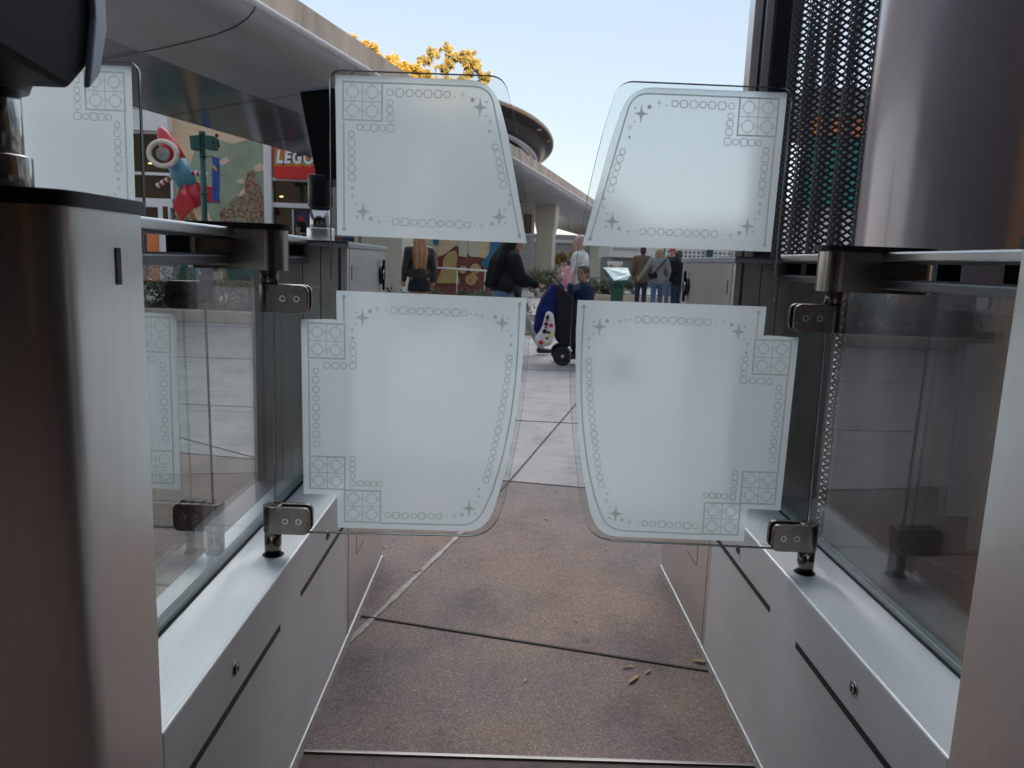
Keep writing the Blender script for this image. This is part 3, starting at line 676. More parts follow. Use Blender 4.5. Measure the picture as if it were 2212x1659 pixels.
for u in [11.4 + 3.7 * k for k in range(30)]:
    pr = [(s + .004, z - .006) for s, z in belly]
    for i in range(len(pr) - 1): m.add([BP(u, *pr[i]), BP(u, *pr[i + 1]), BP(u + .03, *pr[i + 1]), BP(u + .03, *pr[i])], [(0, 1, 2, 3)], 1)
    m.add([BP(u, -9.3, 4.435), BP(u, -11.7, 4.105), BP(u + .03, -11.7, 4.105), BP(u + .03, -9.3, 4.435)], [(0, 1, 2, 3)], 1)
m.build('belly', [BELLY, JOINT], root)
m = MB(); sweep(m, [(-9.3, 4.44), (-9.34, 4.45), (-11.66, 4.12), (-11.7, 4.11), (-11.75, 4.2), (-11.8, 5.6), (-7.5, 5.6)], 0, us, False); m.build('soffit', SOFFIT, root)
# piers
def pier(px, Y, wd, label):
    c = vy(px, 600, Y); root = thing('pier', (c.x, c.y, 0), label, 'pier', 'cream piers under the beamway', rz=-math.atan2(.24, .97), local=True)
    h = wd / 2; m = MB()
    lv = [(0, h, h), (3.0, h, h), (3.45, h * 1.22, h * 1.08), (4.75, h * 1.28, h * 1.1)]
    vs = []
    for z, a, b_ in lv: vs += [(-a, -b_, z), (a, -b_, z), (a, b_, z), (-a, b_, z)]
    fs = [(0, 3, 2, 1), (12, 13, 14, 15)]
    for i in range(3):
        for k in range(4): fs.append((i * 4 + k, i * 4 + (k + 1) % 4, i * 4 + 4 + (k + 1) % 4, i * 4 + 4 + k))
    m.add(vs, fs); m.build('shaft', CREAM, root, bevel=.04)
    m = MB(); m.box(-h - .05, h + .05, -h - .05, h + .05, 0, .12); m.build('base', GREYWALL, root, bevel=.02)
pier(842, 21, 1.2, 'wide cream pier rising just beyond the left cabinet')
pier(1176, 46, 1.0, 'cream pier with a flared head seen between the two gate leaves')
pier(1290, 70, 1.4, 'farthest cream pier, behind the stroller')

# round disc roof building
c = vy(1003, 300, 82)
root = thing('disc_roof_building', (c.x, c.y, 0), 'building with a tilted round dark disc roof and copper rim', 'building')
m = MB(); prof = [(0, .95), (8.8, .8), (9.3, .66), (9.42, .46), (9.42, .2), (9.28, .0), (8.75, -.22), (8.5, -.5), (8.32, -1.1), (8.0, -1.6), (7.75, -1.72), (7.6, -1.66), (7.3, -1.7)]
m.lathe(prof, (0, 0, 0), 0, 80, [2, 2, 2, 1, 0, 0, 0, 0, 0, 3, 0, 3])
rot = Matrix.Rotation(R(-14), 3, 'X') @ Matrix.Rotation(R(5), 3, 'Y')
m.v = [rot @ v + c for v in m.v]; m.build('disc_roof', [DISCD, DISCR, GREYWALL, WHITE], root)
m = MB(); m.lathe([(7.2, -c.z), (7.2, -1.3)], (c.x, c.y, c.z), 0, 64); m.build('drum', WHITE, root)
for ang in (15, 32): 
    q = rot @ Vector((9.05 * math.cos(R(-ang)), 9.05 * math.sin(R(-ang)), -.12)) + c
    m = MB(); m.ell(q, .28, .28, .12); m.build('soffit_lamp', DISCR, root)

# ------------------------------------------------------------------ trees and shrubs
def leaf_cloud(m, blobs, n, size, mi=0, rr=random):
    tot = sum(r_ ** 2 for _, r_ in blobs)
    for c, r_ in blobs:
        k = int(n * r_ ** 2 / tot)
        for _ in range(k):
            d = Vector((rr.gauss(0, 1), rr.gauss(0, 1), rr.gauss(0, .8))) * r_ * .52
            p = Vector(c) + d; a = Vector((rr.gauss(0, 1), rr.gauss(0, 1), rr.gauss(0, 1))).normalized(); b_ = a.orthogonal().normalized()
            s = size * rr.uniform(.6, 1.4)
            m.add([p - a * s, p - b_ * s * .45, p + a * s, p + b_ * s * .45], [(0, 1, 2, 3)], mi)
def tree(base, tops, label, leafm, size=.16, n=5000, rb=.4):
    root = thing('tree', base, label, 'tree', 'trees beyond the beamway'); rr = random.Random(len(label) * 13 + n)
    base = Vector(base); m = MB(); top = Vector(tops[0][0])
    trunk_top = Vector((base.x * .6 + top.x * .4, base.y * .6 + top.y * .4, base.z + (top.z - base.z) * .5))
    m.tube([base, base.lerp(trunk_top, .5) + V3(.2, 0, 0), trunk_top], [rb, rb * .75, rb * .5], 0, 10)
    blobs = []
    for cpos, r_ in tops:
        cpos = Vector(cpos); m.tube([trunk_top, trunk_top.lerp(cpos, .5) + V3(rr.uniform(-.3, .3), 0, .3), cpos], [rb * .4, rb * .22, rb * .08], 0, 6)
        for _ in range(24):
            o = Vector((rr.gauss(0, 1), rr.gauss(0, 1), rr.gauss(0, .8))).normalized() * r_ * rr.uniform(.2, 1.05); blobs.append((cpos + o, r_ * rr.uniform(.12, .34)))
            if rr.random() < .5: m.tube([cpos, cpos + o], [rb * .08, rb * .03], 0, 5)
    m.build('trunk', BARK, root, weld=False)
    m = MB(); leaf_cloud(m, blobs, n, size, 0, rr); m.build('crown', leafm, root, weld=False)
def T(px, py, Y, r_px): p = vy(px, py, Y); return ((p.x, p.y, p.z), r_px / F * Y)
YT = 92
p = vy(757, 560, YT)
tree((p.x, p.y, 0), [T(759, 84, YT, 13), T(752, 110, YT, 14), T(745, 140, YT, 20)], 'small pale tuft of a tree peeking over the beamway, farthest left', OLIVELEAF, .13, 4500)
p = vy(850, 560, YT)
tree((p.x, p.y, 0), [T(790, 100, YT, 14), T(798, 108, YT, 20), T(812, 132, YT, 22), T(840, 140, YT, 24), T(868, 156, YT, 26), T(905, 170, YT, 26), T(945, 185, YT, 24), T(880, 205, YT, 40), T(830, 180, YT, 34)], 'golden sunlit tree just above the beamway edge', GOLDLEAF, .15, 34000)
p = vy(985, 560, YT + 5)
tree((p.x, p.y, 0), [T(915, 130, YT, 17), T(935, 115, YT, 15), T(965, 105, YT, 12), T(985, 128, YT, 18), T(1010, 118, YT, 15), T(960, 150, YT, 16), T(1022, 145, YT, 20), T(1045, 165, YT, 16), T(900, 150, YT, 12), T(1000, 175, YT, 22), T(960, 205, YT, 34), T(1030, 190, YT, 20)], 'tall airy eucalyptus with sunlit olive gold clumps, behind the left gate leaf', OLIVELEAF, .13, 27000, .3)
p = vy(1250, 556, 88)
tree((p.x, p.y, 0), [T(1225, 556, 88, 16), T(1255, 552, 88, 16), T(1205, 560, 88, 14)], 'low yellow leafed tree under the far beamway', GOLDLEAF, .2, 1500, .2)

def shrub(x, y, w_, h, label, mt, n=900, z0=.16, group='shrubs in the planter', size=.03):
    root = thing('shrub', (x, y, z0), label, 'shrub', group); rr = random.Random(int(x * 100) + int(y * 10)); m = MB()
    blobs = []
    for _ in range(9):
        q = Vector((x + rr.uniform(-.5, .5) * w_, y + rr.uniform(-.3, .3), z0 + rr.uniform(.2, .85) * h)); blobs.append((q, rr.uniform(.18, .32) * min(w_, h)))
        m.tube([(x + rr.uniform(-.08, .08), y, z0), q], [.012, .004], 1, 5)
    leaf_cloud(m, blobs, n, size, 0, rr); m.build('foliage', [mt, BARK], root, weld=False)
# planter kerb, soil
root = thing('planter', (-6, 13, 0), 'low planter bed with a pale kerb in front of the shop', 'planter')
m = MB(); m.box(-14, 1.2, 12.55, 12.75, 0, .20); m.build('kerb', CONC, root, bevel=.02)
m = MB(); m.box(-14, 1.2, 12.75, 15.2, 0, .16); m.build('soil', SOIL, root)
for i, (px, h, mt) in enumerate(((330, .62, BUSH2), (372, .75, BUSH), (410, .7, BUSH2), (450, .62, BUSH), (492, .5, BUSH2), (530, .52, BUSH), (565, .46, BUSH2), (600, .5, BUSH), (660, .45, BUSH2), (740, .5, BUSH), (800, .45, BUSH2), (860, .47, BUSH), (905, .42, BUSH2), (950, .46, BUSH), (1000, .43, BUSH2), (1045, .45, BUSH), (1090, .4, BUSH2))):
    q = vy(px, 600, 13.4 + .3 * (i % 3)); shrub(q.x, q.y, .85, h + .1, 'leafy green shrub in the planter in front of the shop', mt, 700)
root = thing('planter', (3, 27, 0), 'far planter bed with low hedge behind the stroller', 'planter')
m = MB(); m.box(1.0, 9, 26.0, 26.2, 0, .2); m.build('kerb', CONC, root); m = MB(); m.box(1.0, 9, 26.2, 29, 0, .15); m.build('soil', SOIL, root)
for i, px in enumerate((1152, 1170, 1190, 1300, 1322, 1345, 1240, 1270)):
    q = vy(px, 600, 26.8); shrub(q.x, q.y, 1.0, .9 if px < 1200 else .6, 'dark green hedge shrub in the far planter', BUSH if i % 2 else BUSH2, 700, .15, 'hedge shrubs in the far planter', .05)

# ------------------------------------------------------------------ shop building on the left
YS = 27.0
def rect(x0, y0, x1, y1, Y=YS):
    a, b_ = vy(x0, (y0 + y1) / 2, Y), vy(x1, (y0 + y1) / 2, Y); zt, zb = vy((x0 + x1) / 2, y0, Y).z, vy((x0 + x1) / 2, y1, Y).z
    return a.x, b_.x, zb, zt
shop = thing('shop_building', (-9, YS, 0), 'shop building with a sage green mural wall and white framed dark windows', 'building')
def wbox(name, px, mt, y0, y1, parent=shop, bevel=0):
    x0, x1, z0, z1 = rect(*px); m = MB(); m.box(x0, x1, y0, y1, z0, z1); return m.build(name, mt, parent, bevel=bevel)
x0, x1, _, _ = rect(150, 300, 372, 310); X1 = rect(372, 300, 588, 310)[1]; X2 = rect(588, 300, 900, 310)[1]
m = MB(); m.box(x0, X2, YS + .25, YS + 5, 0, 7.2); m.build('wall', GREYWALL, shop)
m = MB(); m.box(x1, X1, YS + .02, YS + .247, 0, 7); mural = m.build('mural_wall', SAGE, shop)
def flat(px, mt, name, parent, y=YS + .02, d=.012, Y=YS):
    pts = [vy(a, b_, Y) for a, b_ in px]; m = MB(); m.prism([(p.x, y, p.z) for p in pts], (0, -d, 0)); return m.build(name, mt, parent)
flat(rounded([(372, 200), (560, 200), (545, 300), (500, 312), (470, 300), (430, 305), (415, 340), (405, 372), (372, 380)], 8, 4), PEACH, 'painted_patch', mural)
for pts in (((545, 362), (560, 352), (574, 358), (570, 366), (556, 372)), ((508, 392), (522, 385), (532, 392), (520, 398)), ((520, 412), (530, 405), (528, 420), (512, 426)), ((470, 350), (490, 338), (496, 348), (480, 358))):
    flat(rounded(list(pts), 4, 3), PEACH, 'painted_leaf', mural)
def painted_tree(cpx, name):
    rr = random.Random(int(cpx[0][0])); m = MB()
    for (px, py, r_) in cpx:
        for _ in range(170):
            a = rr.uniform(0, 2 * PI); q = rr.random() ** .5; c = vy(px + r_ * q * math.cos(a), py + r_ * q * math.sin(a), YS); s = rr.uniform(.022, .055); b_ = rr.uniform(0, 3)
            m.add([(c.x + s * math.cos(b_ + k * PI / 2) * (1 if k % 2 else .5), YS + .016 - rr.uniform(0, .008), c.z + s * math.sin(b_ + k * PI / 2) * (1 if k % 2 else .5)) for k in range(4)], [(0, 1, 2, 3)], rr.choice((0, 0, 0, 0, 1)))
    m.build(name, [BROWN, TAN], mural, weld=False)
painted_tree([(542, 378, 8), (540, 392, 12), (545, 410, 17), (530, 425, 17), (553, 430, 17), (512, 445, 18), (540, 452, 26), (562, 455, 14), (490, 465, 16), (520, 475, 26), (556, 480, 22)], 'painted_tree')
painted_tree([(392, 445, 14), (400, 460, 18), (425, 465, 18), (385, 478, 14), (415, 482, 22), (440, 478, 16)], 'painted_tree')
wbox('fascia', (150, 240, 372, 283), WHITE, YS - .4, YS + .25)
wbox('pilaster', (573, 300, 590, 660), WHITE, YS - .12, YS + .25, bevel=.02)
for px, frames in (((278, 288, 372, 430), [(276, 284, 373, 289), (276, 372, 373, 378), (276, 428, 373, 447), (367.5, 288, 373, 430)]), ((300, 447, 345, 500), [(295, 447, 301, 500)]),
                   ((590, 392, 686, 440), [(588, 385, 688, 392), (588, 439, 688, 449), (684, 392, 688.5, 439)]), ((590, 449, 686, 560), [(683, 449, 688.5, 560), (632, 452, 634, 560)])):
    wn = wbox('window', px, WINGLASS, YS + .12, YS + .246)
    for f_ in frames: wbox('frame', f_, WHITE, YS - .02, YS + .24, wn)
dr = wbox('door_sized_panel', (345, 434, 371, 640), WHITE, YS - .03, YS + .245); wbox('pane', (353, 446, 364, 492), WINGLASS, YS - .035, YS + .2, dr)
for lx, ly in ((321, 352), (606, 424)):
    x0_, x1_, z0_, z1_ = rect(lx - 5, ly - 1.5, lx + 5, ly + 1.5); lampm = MATS.get('warm_lamp')
    if not lampm:
        lampm, t, b = new_mat('warm_lamp'); b.inputs['Base Color'].default_value = (.9, .7, .3, 1); b.inputs['Emission Color'].default_value = (1, .7, .25, 1); b.inputs['Emission Strength'].default_value = .9
    m = MB(); m.ell(((x0_ + x1_) / 2, YS + .118, (z0_ + z1_) / 2), *(.07, .012, .016)); m.build('ceiling_lamp', lampm, shop)
m = MB(); q = rect(300, 492, 346, 640); m.box(q[0], q[1], YS - .06, YS + .11, 0, rect(300, 478, 346, 479)[3]); m.build('orange_sill', ORANGE, shop, bevel=.02)
# red shop sign with lettering
q = rect(597, 306, 685, 388.5)
sg_ = thing('shop_sign', ((q[0] + q[1]) / 2, YS - .2, q[2]), 'square red shop sign with white lettering under the beamway soffit', 'sign')
m = MB(); m.box(q[0], q[1], YS - .32, YS - .13, q[2], q[3]); m.build('sign_box', SIGNRED, sg_, bevel=.02)
m = MB(); m.box(q[0] - .06, q[1] + .06, YS - .13, YS + .0, q[2] - .06, q[3] + .06); m.build('frame', WHITE, sg_, bevel=.02)
SW = mat('sign_white', (.85, .85, .85), .4, var=.02); SK = mat('sign_black', (.01, .01, .01), .4); SYL = mat('sign_yellow', (.85, .55, .02), .4, var=.02)
def text_mesh(s, size, offset):
    cu = bpy.data.curves.new('lettering', 'FONT'); cu.body = s; cu.size = size; cu.offset = offset; cu.align_x = 'CENTER'; cu.shear = .18; cu.space_character = 1.2; cu.resolution_u = 6
    o = bpy.data.objects.new('lettering', cu); C.objects.link(o); bpy.context.view_layer.update()
    me = bpy.data.meshes.new_from_object(o.evaluated_get(bpy.context.evaluated_depsgraph_get())); bpy.data.objects.remove(o); bpy.data.curves.remove(cu); return me
cxs = (q[0] + q[1]) / 2; wz = rect(600, 353, 684, 355)[2]
for k, (of, mt) in enumerate(((.10, SYL), (.066, SK), (.032, SW))):
    me = text_mesh('LEGO', .46, of * .75); me.materials.append(mt)
    o = bpy.data.objects.new('lettering', me); C.objects.link(o); o.parent = sg_
    o.location = (cxs - sg_.location.x + .02, YS - .322 - .006 * k - sg_.location.y, wz - sg_.location.z); o.rotation_euler = (PI / 2, 0, 0); o.scale = (.98, 1.28, 1)
# poster in the lower window: plain night sky with a grey arc
q = rect(634, 455, 682, 560)
po = thing('window_poster', ((q[0] + q[1]) / 2, YS, q[2]), 'dark night blue poster with a grey arc in the shop window', 'poster')
m = MB(); m.box(q[0], q[1], YS + .10, YS + .118, q[2], q[3]); m.build('sheet', NIGHT, po)
flat(rounded([(657, 560), (660, 530), (668, 505), (682, 488), (682, 500), (672, 520), (668, 560)], 4, 3), GREYROCK, 'grey_arc', po, YS + .099)
flat([(640, 470), (648, 464), (664, 488), (660, 491)], RED, 'red_streak', po, YS + .099)
q = rect(716, 512, 766, 600); po = thing('window_poster', ((q[0] + q[1]) / 2, YS, q[2]), 'reddish brown and blue poster seen low behind the far reader', 'poster')
m = MB(); m.box(q[0], q[1] - .45, YS + .10, YS + .245, q[2], q[3]); m.build('sheet', MAROON, po); m = MB(); m.box(q[1] - .45, q[1], YS + .10, YS + .245, q[2], q[3]); m.build('sheet', NIGHT, po)
wbox('frame', (765, 505, 772, 640), WHITE, YS, YS + .25)
m = MB(); q = rect(455, 545, 620, 602); m.box(q[0], q[1], 24.5, 24.62, .0, q[3]); m.box(q[0] - .03, q[1] + .03, 24.46, 24.66, q[3], q[3] + .05)
tag(m.build('teal_hoarding', TEAL, origin=((q[0] + q[1]) / 2, 24.5, 0)), 'teal hoarding panel standing in front of the shop wall', 'hoarding')

# rocket on a post
YR = 24.0
def vr(px, py, Y=YR): return vy(px, py, Y)
rk = thing('rocket_sculpture', tuple(vr(460, 560)), 'red nosed toy rocket sculpture leaning on a tan post in front of the mural', 'sculpture')
A, B = vr(345, 275), vr(436, 462); ax = (B - A).normalized()
def at_ax(t_): return A + (B - A) * t_
m = MB(); ts = [0, .03, .08, .16, .26, .40]; m.tube([at_ax(t_) for t_ in ts], [.05, .13, .19, .25, .29, .31], 0, 20); m.build('nose_cone', RED, rk)
m = MB(); m.tube([at_ax(.40), at_ax(.55), at_ax(.70)], [.315, .315, .28], 0, 20); m.build('rocket_body', mat('dusty_blue_paint', (.07, .22, .30), .5), rk)
m = MB(); m.tube([at_ax(.70), at_ax(.84), at_ax(.95)], [.285, .25, .18], 0, 20); m.build('tail', RED, rk)
side = ax.cross(V3(0, 1, 0)).normalized()
for sg, dep in ((1, 0), (-1, 0), (0, -1)):
    dv = side * sg + V3(0, dep, 0); m = MB(); pts = [at_ax(.66) + dv * .26, at_ax(.80) + dv * .72, at_ax(.98) + dv * .68, at_ax(.9) + dv * .2]
    nrm = dv.cross(ax).normalized() * .05; m.prism([p - nrm for p in pts], nrm * 2); m.build('fin', RED, rk, bevel=.02)
for px, py, sg in ((448, 378, 1), (340, 402, -1)):
    c = vr(px, py); s = (at_ax(.5)); m = MB(); d = (c - s).normalized(); 
    for k in range(7):
        p0, p1 = s.lerp(c, .35 + .65 * k / 7), s.lerp(c, .35 + .65 * (k + 1) / 7); m.tube([p0, p1], .075, k % 2, 12)
    m.build('striped_wing', [WHITE, RED], rk)
m = MB(); c = vr(352, 332, YR - .5); ring = [c + V3(math.cos(2 * PI * k / 28) * .42, 0, math.sin(2 * PI * k / 28) * .36) for k in range(29)]; m.tube(ring, .075, 0, 10, False)
m.tube([c + V3(0, .03, 0), c + V3(0, -.03, 0)], .2, 1, 20); m.build('ring_wheel', [CREAM, GREYROCK], rk)
m = MB(); m.tube([at_ax(.93), vr(452, 500), vr(470, 560), V3(vr(480, 640).x, YR, 0)], [.2, .2, .2, .22], 0, 14); m.build('support_post', TAN, rk)
# lamp post and banner
YL = 22.0
bx_ = vy(442, 480, YL)
lp = thing('street_lamp', (bx_.x, YL, 0), 'dark green lamp post with two square floodlights in front of the mural', 'street lamp')
ztop = vy(440, 284, YL).z
m = MB(); m.tube([(bx_.x, YL, 0), (bx_.x, YL, 1.0), (bx_.x, YL, ztop)], [.11, .085, .08], 0, 16); m.cyl((bx_.x, YL), .095, ztop - .12, ztop, 0, 16)
for z in (vy(440, 340, YL).z, vy(440, 420, YL).z): m.cyl((bx_.x, YL), .10, z, z + .05, 0, 16)
m.build('pole', DGREEN, lp)
for px0, px1, tilt in ((415, 437, .12), (446, 466, -.05)):
    a, b_ = vy(px0, 310, YL), vy(px1, 308, YL); m = MB(); c = (a + b_) / 2; hw = (b_.x - a.x) / 2
    m.obox(c, (hw, 0, hw * tilt), (0, .16, 0), (-.02, 0, .19)); fl = m.build('floodlight', DGREEN, lp, bevel=.02)
    m = MB(); m.obox(c + V3(0, -.165, 0), (hw * .85, 0, hw * tilt * .85), (0, .006, 0), (-.017, 0, .16)); m.build('lens', DGREEN, fl)
m = MB(); a = vy(468, 300, YL); m.tube([a, a + V3(.06, -.1, -.02), a + V3(.1, -.1, -.25)], .03, 0, 8); m.ell(a + V3(.04, -.1, .08), .05, .05, .06); m.build('bracket', BLACK, lp)
q = rect(458, 337, 471.5, 432, YL)
bn_ = thing('banner', ((q[0] + q[1]) / 2, YL, q[2]), 'blue vertical banner hanging from the green lamp post', 'banner')
m = MB(); N = 14
for i in range(N):
    for j in range(4):
        P = lambda a, b_: (q[0] + (q[1] - q[0]) * a / 4 + .01 * math.sin(b_ * .9), YL + .10 * (a / 4) + .03 * math.sin(a * 1.3 + b_ * .5), q[3] + (q[2] - q[3]) * b_ / N - .06 * a / 4)
        m.add([P(j, i), P(j + 1, i), P(j + 1, i + 1), P(j, i + 1)], [(0, 1, 2, 3)], 0, True)
bo = m.build('cloth', BLUE, bn_); sf = bo.modifiers.new('thickness', 'SOLIDIFY'); sf.thickness = .012
m = MB()
for z in (q[3], q[2] - .03): m.tube([(bx_.x, YL, z), (q[1] + .02, YL + .1, z - .05)], .014, 0, 8)
m.build('banner_arm', DGREEN, bn_)
m = MB(); m.prism([(q[0] + .02, YL - .035, q[3] - .30), (q[0] + .06, YL - .03, q[3] - .24), (q[1] - .02, YL + .0, q[3] - .36), (q[1] - .05, YL + .0, q[3] - .43), (q[0] + .08, YL - .03, q[3] - .36)], (0, .01, 0)); m.build('yellow_mark', YELLOW, bn_)
# ------------------------------------------------------------------ plaza mural seen through the gap of the left leaf
YM = 24.5
q = rect(880, 430, 1078, 640, YM)
mw = thing('mural_wall', ((q[0] + q[1]) / 2, YM, 0), 'painted plaza wall with maroon base, cream columns, blue sweep and scrolls', 'wall')
m = MB(); m.box(q[0], q[1] + .3, YM, YM + .4, 0, 3.4); m.build('wall', MAROON, mw)
def mflat(pts, mt, nm): return flat(pts, mt, nm, mw, YM, .03 + random.random() * .01, YM)
mflat([(880, 470), (1100, 470), (1100, 545), (1090, 570), (1050, 560), (1010, 548), (985, 530), (960, 550), (930, 560), (880, 560)], PEACH, 'painted_patch')
for x in (930, 1000, 1022): flat([(x - 9, 470), (x + 9, 470), (x + 9, 556), (x - 9, 553)], CREAM, 'painted_column', mw, YM - .045, .012, YM)
flat(rounded([(1060, 480), (1100, 480), (1098, 525), (1082, 560), (1060, 575), (1045, 580), (1038, 568), (1058, 548)], 8, 4), SKYBLUE, 'painted_drape', mw, YM - .06, .012, YM)
flat([(935, 480), (948, 480), (948, 530), (936, 528)], SKYBLUE, 'painted_panel', mw, YM - .06, .012, YM)
flat(rounded([(912, 550), (928, 535), (944, 545), (948, 576), (938, 582), (920, 580)], 6, 4), mat('dusty_coral_paint', (.50, .21, .14), .7), 'painted_panel', mw, YM - .06, .012, YM)
flat(rounded([(968, 545), (984, 540), (990, 556), (985, 580), (995, 612), (942, 612), (955, 580), (958, 560)], 5, 4), mat('ochre_mural_paint', (.50, .36, .15), .7), 'painted_urn', mw, YM - .075, .012, YM)
for cxp, cyp, r_ in ((1018, 605, 13), (1026, 582, 11), (1000, 584, 8)):
    c = vy(cxp, cyp, YM); m = MB(); k0 = r_ / F * YM
    m.tube([(c.x + k0 * (1 - t_ / 40) * math.cos(t_ * .42), YM - .04, c.z + k0 * (1 - t_ / 40) * math.sin(t_ * .42)) for t_ in range(36)], .035, 0, 6); m.build('scroll_ornament', TAN, mw)
gb = thing('grey_building', (2, 42, 0), 'grey building with a row of dark windows beyond the mural wall', 'building')
q = rect(1000, 410, 1153, 640, 42); m = MB(); m.box(q[0], q[1], 42, 47, 0, q[3]); m.build('wall', GREYWALL, gb)
for wx in (1075, 1105, 1132):
    x0_, x1_, z0_, z1_ = rect(wx, 462, wx + 16, 505, 42); m = MB(); m.box(x0_, x1_, 41.94, 42.1, z0_, z1_); wn = m.build('window', WINGLASS, gb); m = MB(); m.box(x0_ - .06, x1_ + .06, 41.92, 41.99, z0_ - .09, z0_); m.build('sill', WHITE, wn)
# handrail
a, b_ = vy(922, 577, 20), vy(1052, 585, 20)
hr = thing('handrail', (a.x, 20, 0), 'thin white handrail in front of the painted plaza wall', 'handrail')
m = MB(); m.tube([a, b_], .022, 0, 8); m.build('rail', WHITE, hr)
for px in (925, 988, 1048):
    p = vy(px, 581, 20); m = MB(); m.tube([(p.x, 20, 0), (p.x, 20, p.z)], .013, 0, 8); m.build('post', WHITE, hr)

# ------------------------------------------------------------------ far right of the plaza
wb = thing('white_building', (10, 46, 0), 'low white building behind the people in the right gap', 'building')
m = MB(); q = rect(1318, 505, 1700, 562, 46); m.box(q[0], q[1], 46, 52, q[2], q[3]); m.build('wall', WHITE, wb)
m = MB(); q = rect(1320, 562, 1700, 608, 46); m.box(q[0], q[1], 46.2, 51.5, 0, q[3]); m.build('shopfront', GREYROCK, wb)
m = MB(); q = rect(1425, 537, 1452, 548, 46); m.prism([(q[0], 46, q[2]), (q[1], 46, q[2]), (q[1], 46, q[3]), (q[1] - .2, 46, q[3] + .1)], (0, -1.2, -.1)); m.build('orange_awning', ORANGE, wb)
m = MB(); q = rect(1325, 536, 1380, 539, 46); m.box(q[0], q[1], 45.9, 46, q[2], q[3]); m.build('trim', GREYWALL, wb)
fb = thing('plaza_wall', (0, 110, 0), 'long grey wall closing the plaza far behind the piers', 'wall')
m = MB(); m.box(-60, 60, 112, 113, 0, 5.4); m.build('wall', GREYROCK, fb); m = MB(); m.box(-60, 60, 111.6, 111.95, 4.2, 4.7); m.build('band', GREYWALL, fb)
# lattice screen
lt = thing('lattice_screen', (7.5, 30, 0), 'white lattice screen with small dark openings above the right cabinet', 'screen')
q = rect(1438, 500, 1660, 572, 30); m = MB(); nx = int((q[1] - q[0]) / .17); nz_ = 8
for i in range(nx + 1): x = q[0] + i * .17; m.box(x, x + .085, 30, 30.05, q[2], q[3])
for j in range(nz_ + 1): z = q[2] + j * (q[3] - q[2]) / nz_; m.box(q[0], q[0] + nx * .17 + .085, 29.995, 30.055, z, z + .075)
m.build('lattice', WHITE, lt, weld=False)
m = MB(); m.box(q[0], q[1], 30.3, 30.4, 0, q[3]); m.build('backing', GREYROCK, lt); m = MB(); p = vy(1535, 540, 29.8); m.box(p.x - .1, p.x + .1, 29.75, 29.95, 0, q[3] + .3); m.build('green_post', DGREEN, lt)
# kiosk seen through the mesh screen
ko = thing('kiosk', (8.5, 16, 0), 'kiosk with teal fascia and orange cornice seen through the mesh screen', 'kiosk')
m = MB(); m.box(6.2, 14, 16.3, 19, 0, 2.7); m.build('wall', WHITE, ko)
m = MB(); m.box(6.1, 14.1, 16, 16.3, 2.6, 4.0); m.build('fascia', TEAL, ko); m = MB(); m.box(6.0, 14.2, 15.9, 16.4, 4.0, 4.35); m.build('cornice', ORANGE, ko); m = MB(); m.box(6.0, 14.2, 15.8, 19.2, 4.35, 4.9); m.build('roof', GREYROCK, ko)
# information lectern
YI = 15.0
p0 = vy(1332, 640, YI)
le = thing('information_lectern', (p0.x, YI, 0), 'dark green information lectern with a slanted pale panel', 'lectern')
P = [vy(1300, 577, YI + .2), vy(1357, 578, YI + .2), vy(1364, 596, YI - .15), vy(1357, 608, YI - .25), vy(1324, 609, YI - .25)]
m = MB(); m.prism(P, (0, .03, -.06)); m.build('panel', DGREEN, le, bevel=.01)
c = sum(P, Vector()) / 5; Q = [c + (p - c) * .88 + V3(0, -.012, .012) for p in P]; PALE = mat('pale_print', (.55, .66, .66), .4, var=.35, scale=7, stretch=(1, 1, 4)); m = MB(); m.prism(Q, (0, .004, -.004)); m.build('print', PALE, le)
m = MB(); m.box(p0.x - .12, p0.x + .12, YI - .1, YI + .02, 0, 1.0); m.build('post', DGREEN, le, bevel=.02)
a, b_ = vy(1312, 567, YI + .4), vy(1345, 569, YI + .4); m = MB(); m.obox((a + b_) / 2, ((b_.x - a.x) / 2, 0, 0), (0, .02, 0), (0, 0, .035)); m.ell((a + b_) / 2 + V3(.03, 0, -.075), .1, .04, .05, 1); m.tube([a + V3(.03, 0, 0), a + V3(.03, .05, -.2)], .015, 0, 8); m.build('small_sign', [WHITE, PEACH], le)

# ------------------------------------------------------------------ people
def fuse(m, name, mats, voxel, smooth=6):
    """several overlapping tapered limbs fused into one continuous surface"""
    me = m.mesh(name); o = bpy.data.objects.new('tmp', me); C.objects.link(o)
    r_ = o.modifiers.new('remesh', 'REMESH'); r_.mode = 'VOXEL'; r_.voxel_size = voxel; r_.use_smooth_shade = True
    s = o.modifiers.new('smooth', 'SMOOTH'); s.factor = .5; s.iterations = smooth
    bpy.context.view_layer.update(); dg = bpy.context.evaluated_depsgraph_get()
    out = bpy.data.meshes.new_from_object(o.evaluated_get(dg)); bpy.data.objects.remove(o)
    out.name = name
    for p in out.polygons: p.use_smooth = True
    for x in (mats if isinstance(mats, (list, tuple)) else [mats]): out.materials.append(x)
    return out
def put(me, name, parent):
    o = bpy.data.objects.new(name, me); C.objects.link(o); o.parent = parent; return o
def append_geo(me, m):
    bm = bmesh.new(); bm.from_mesh(me); tmp = m.mesh('tmp'); k = len(bm.faces); bm.from_mesh(tmp); bm.to_mesh(me); bm.free(); bpy.data.meshes.remove(tmp)
    for p in me.polygons: p.use_smooth = True
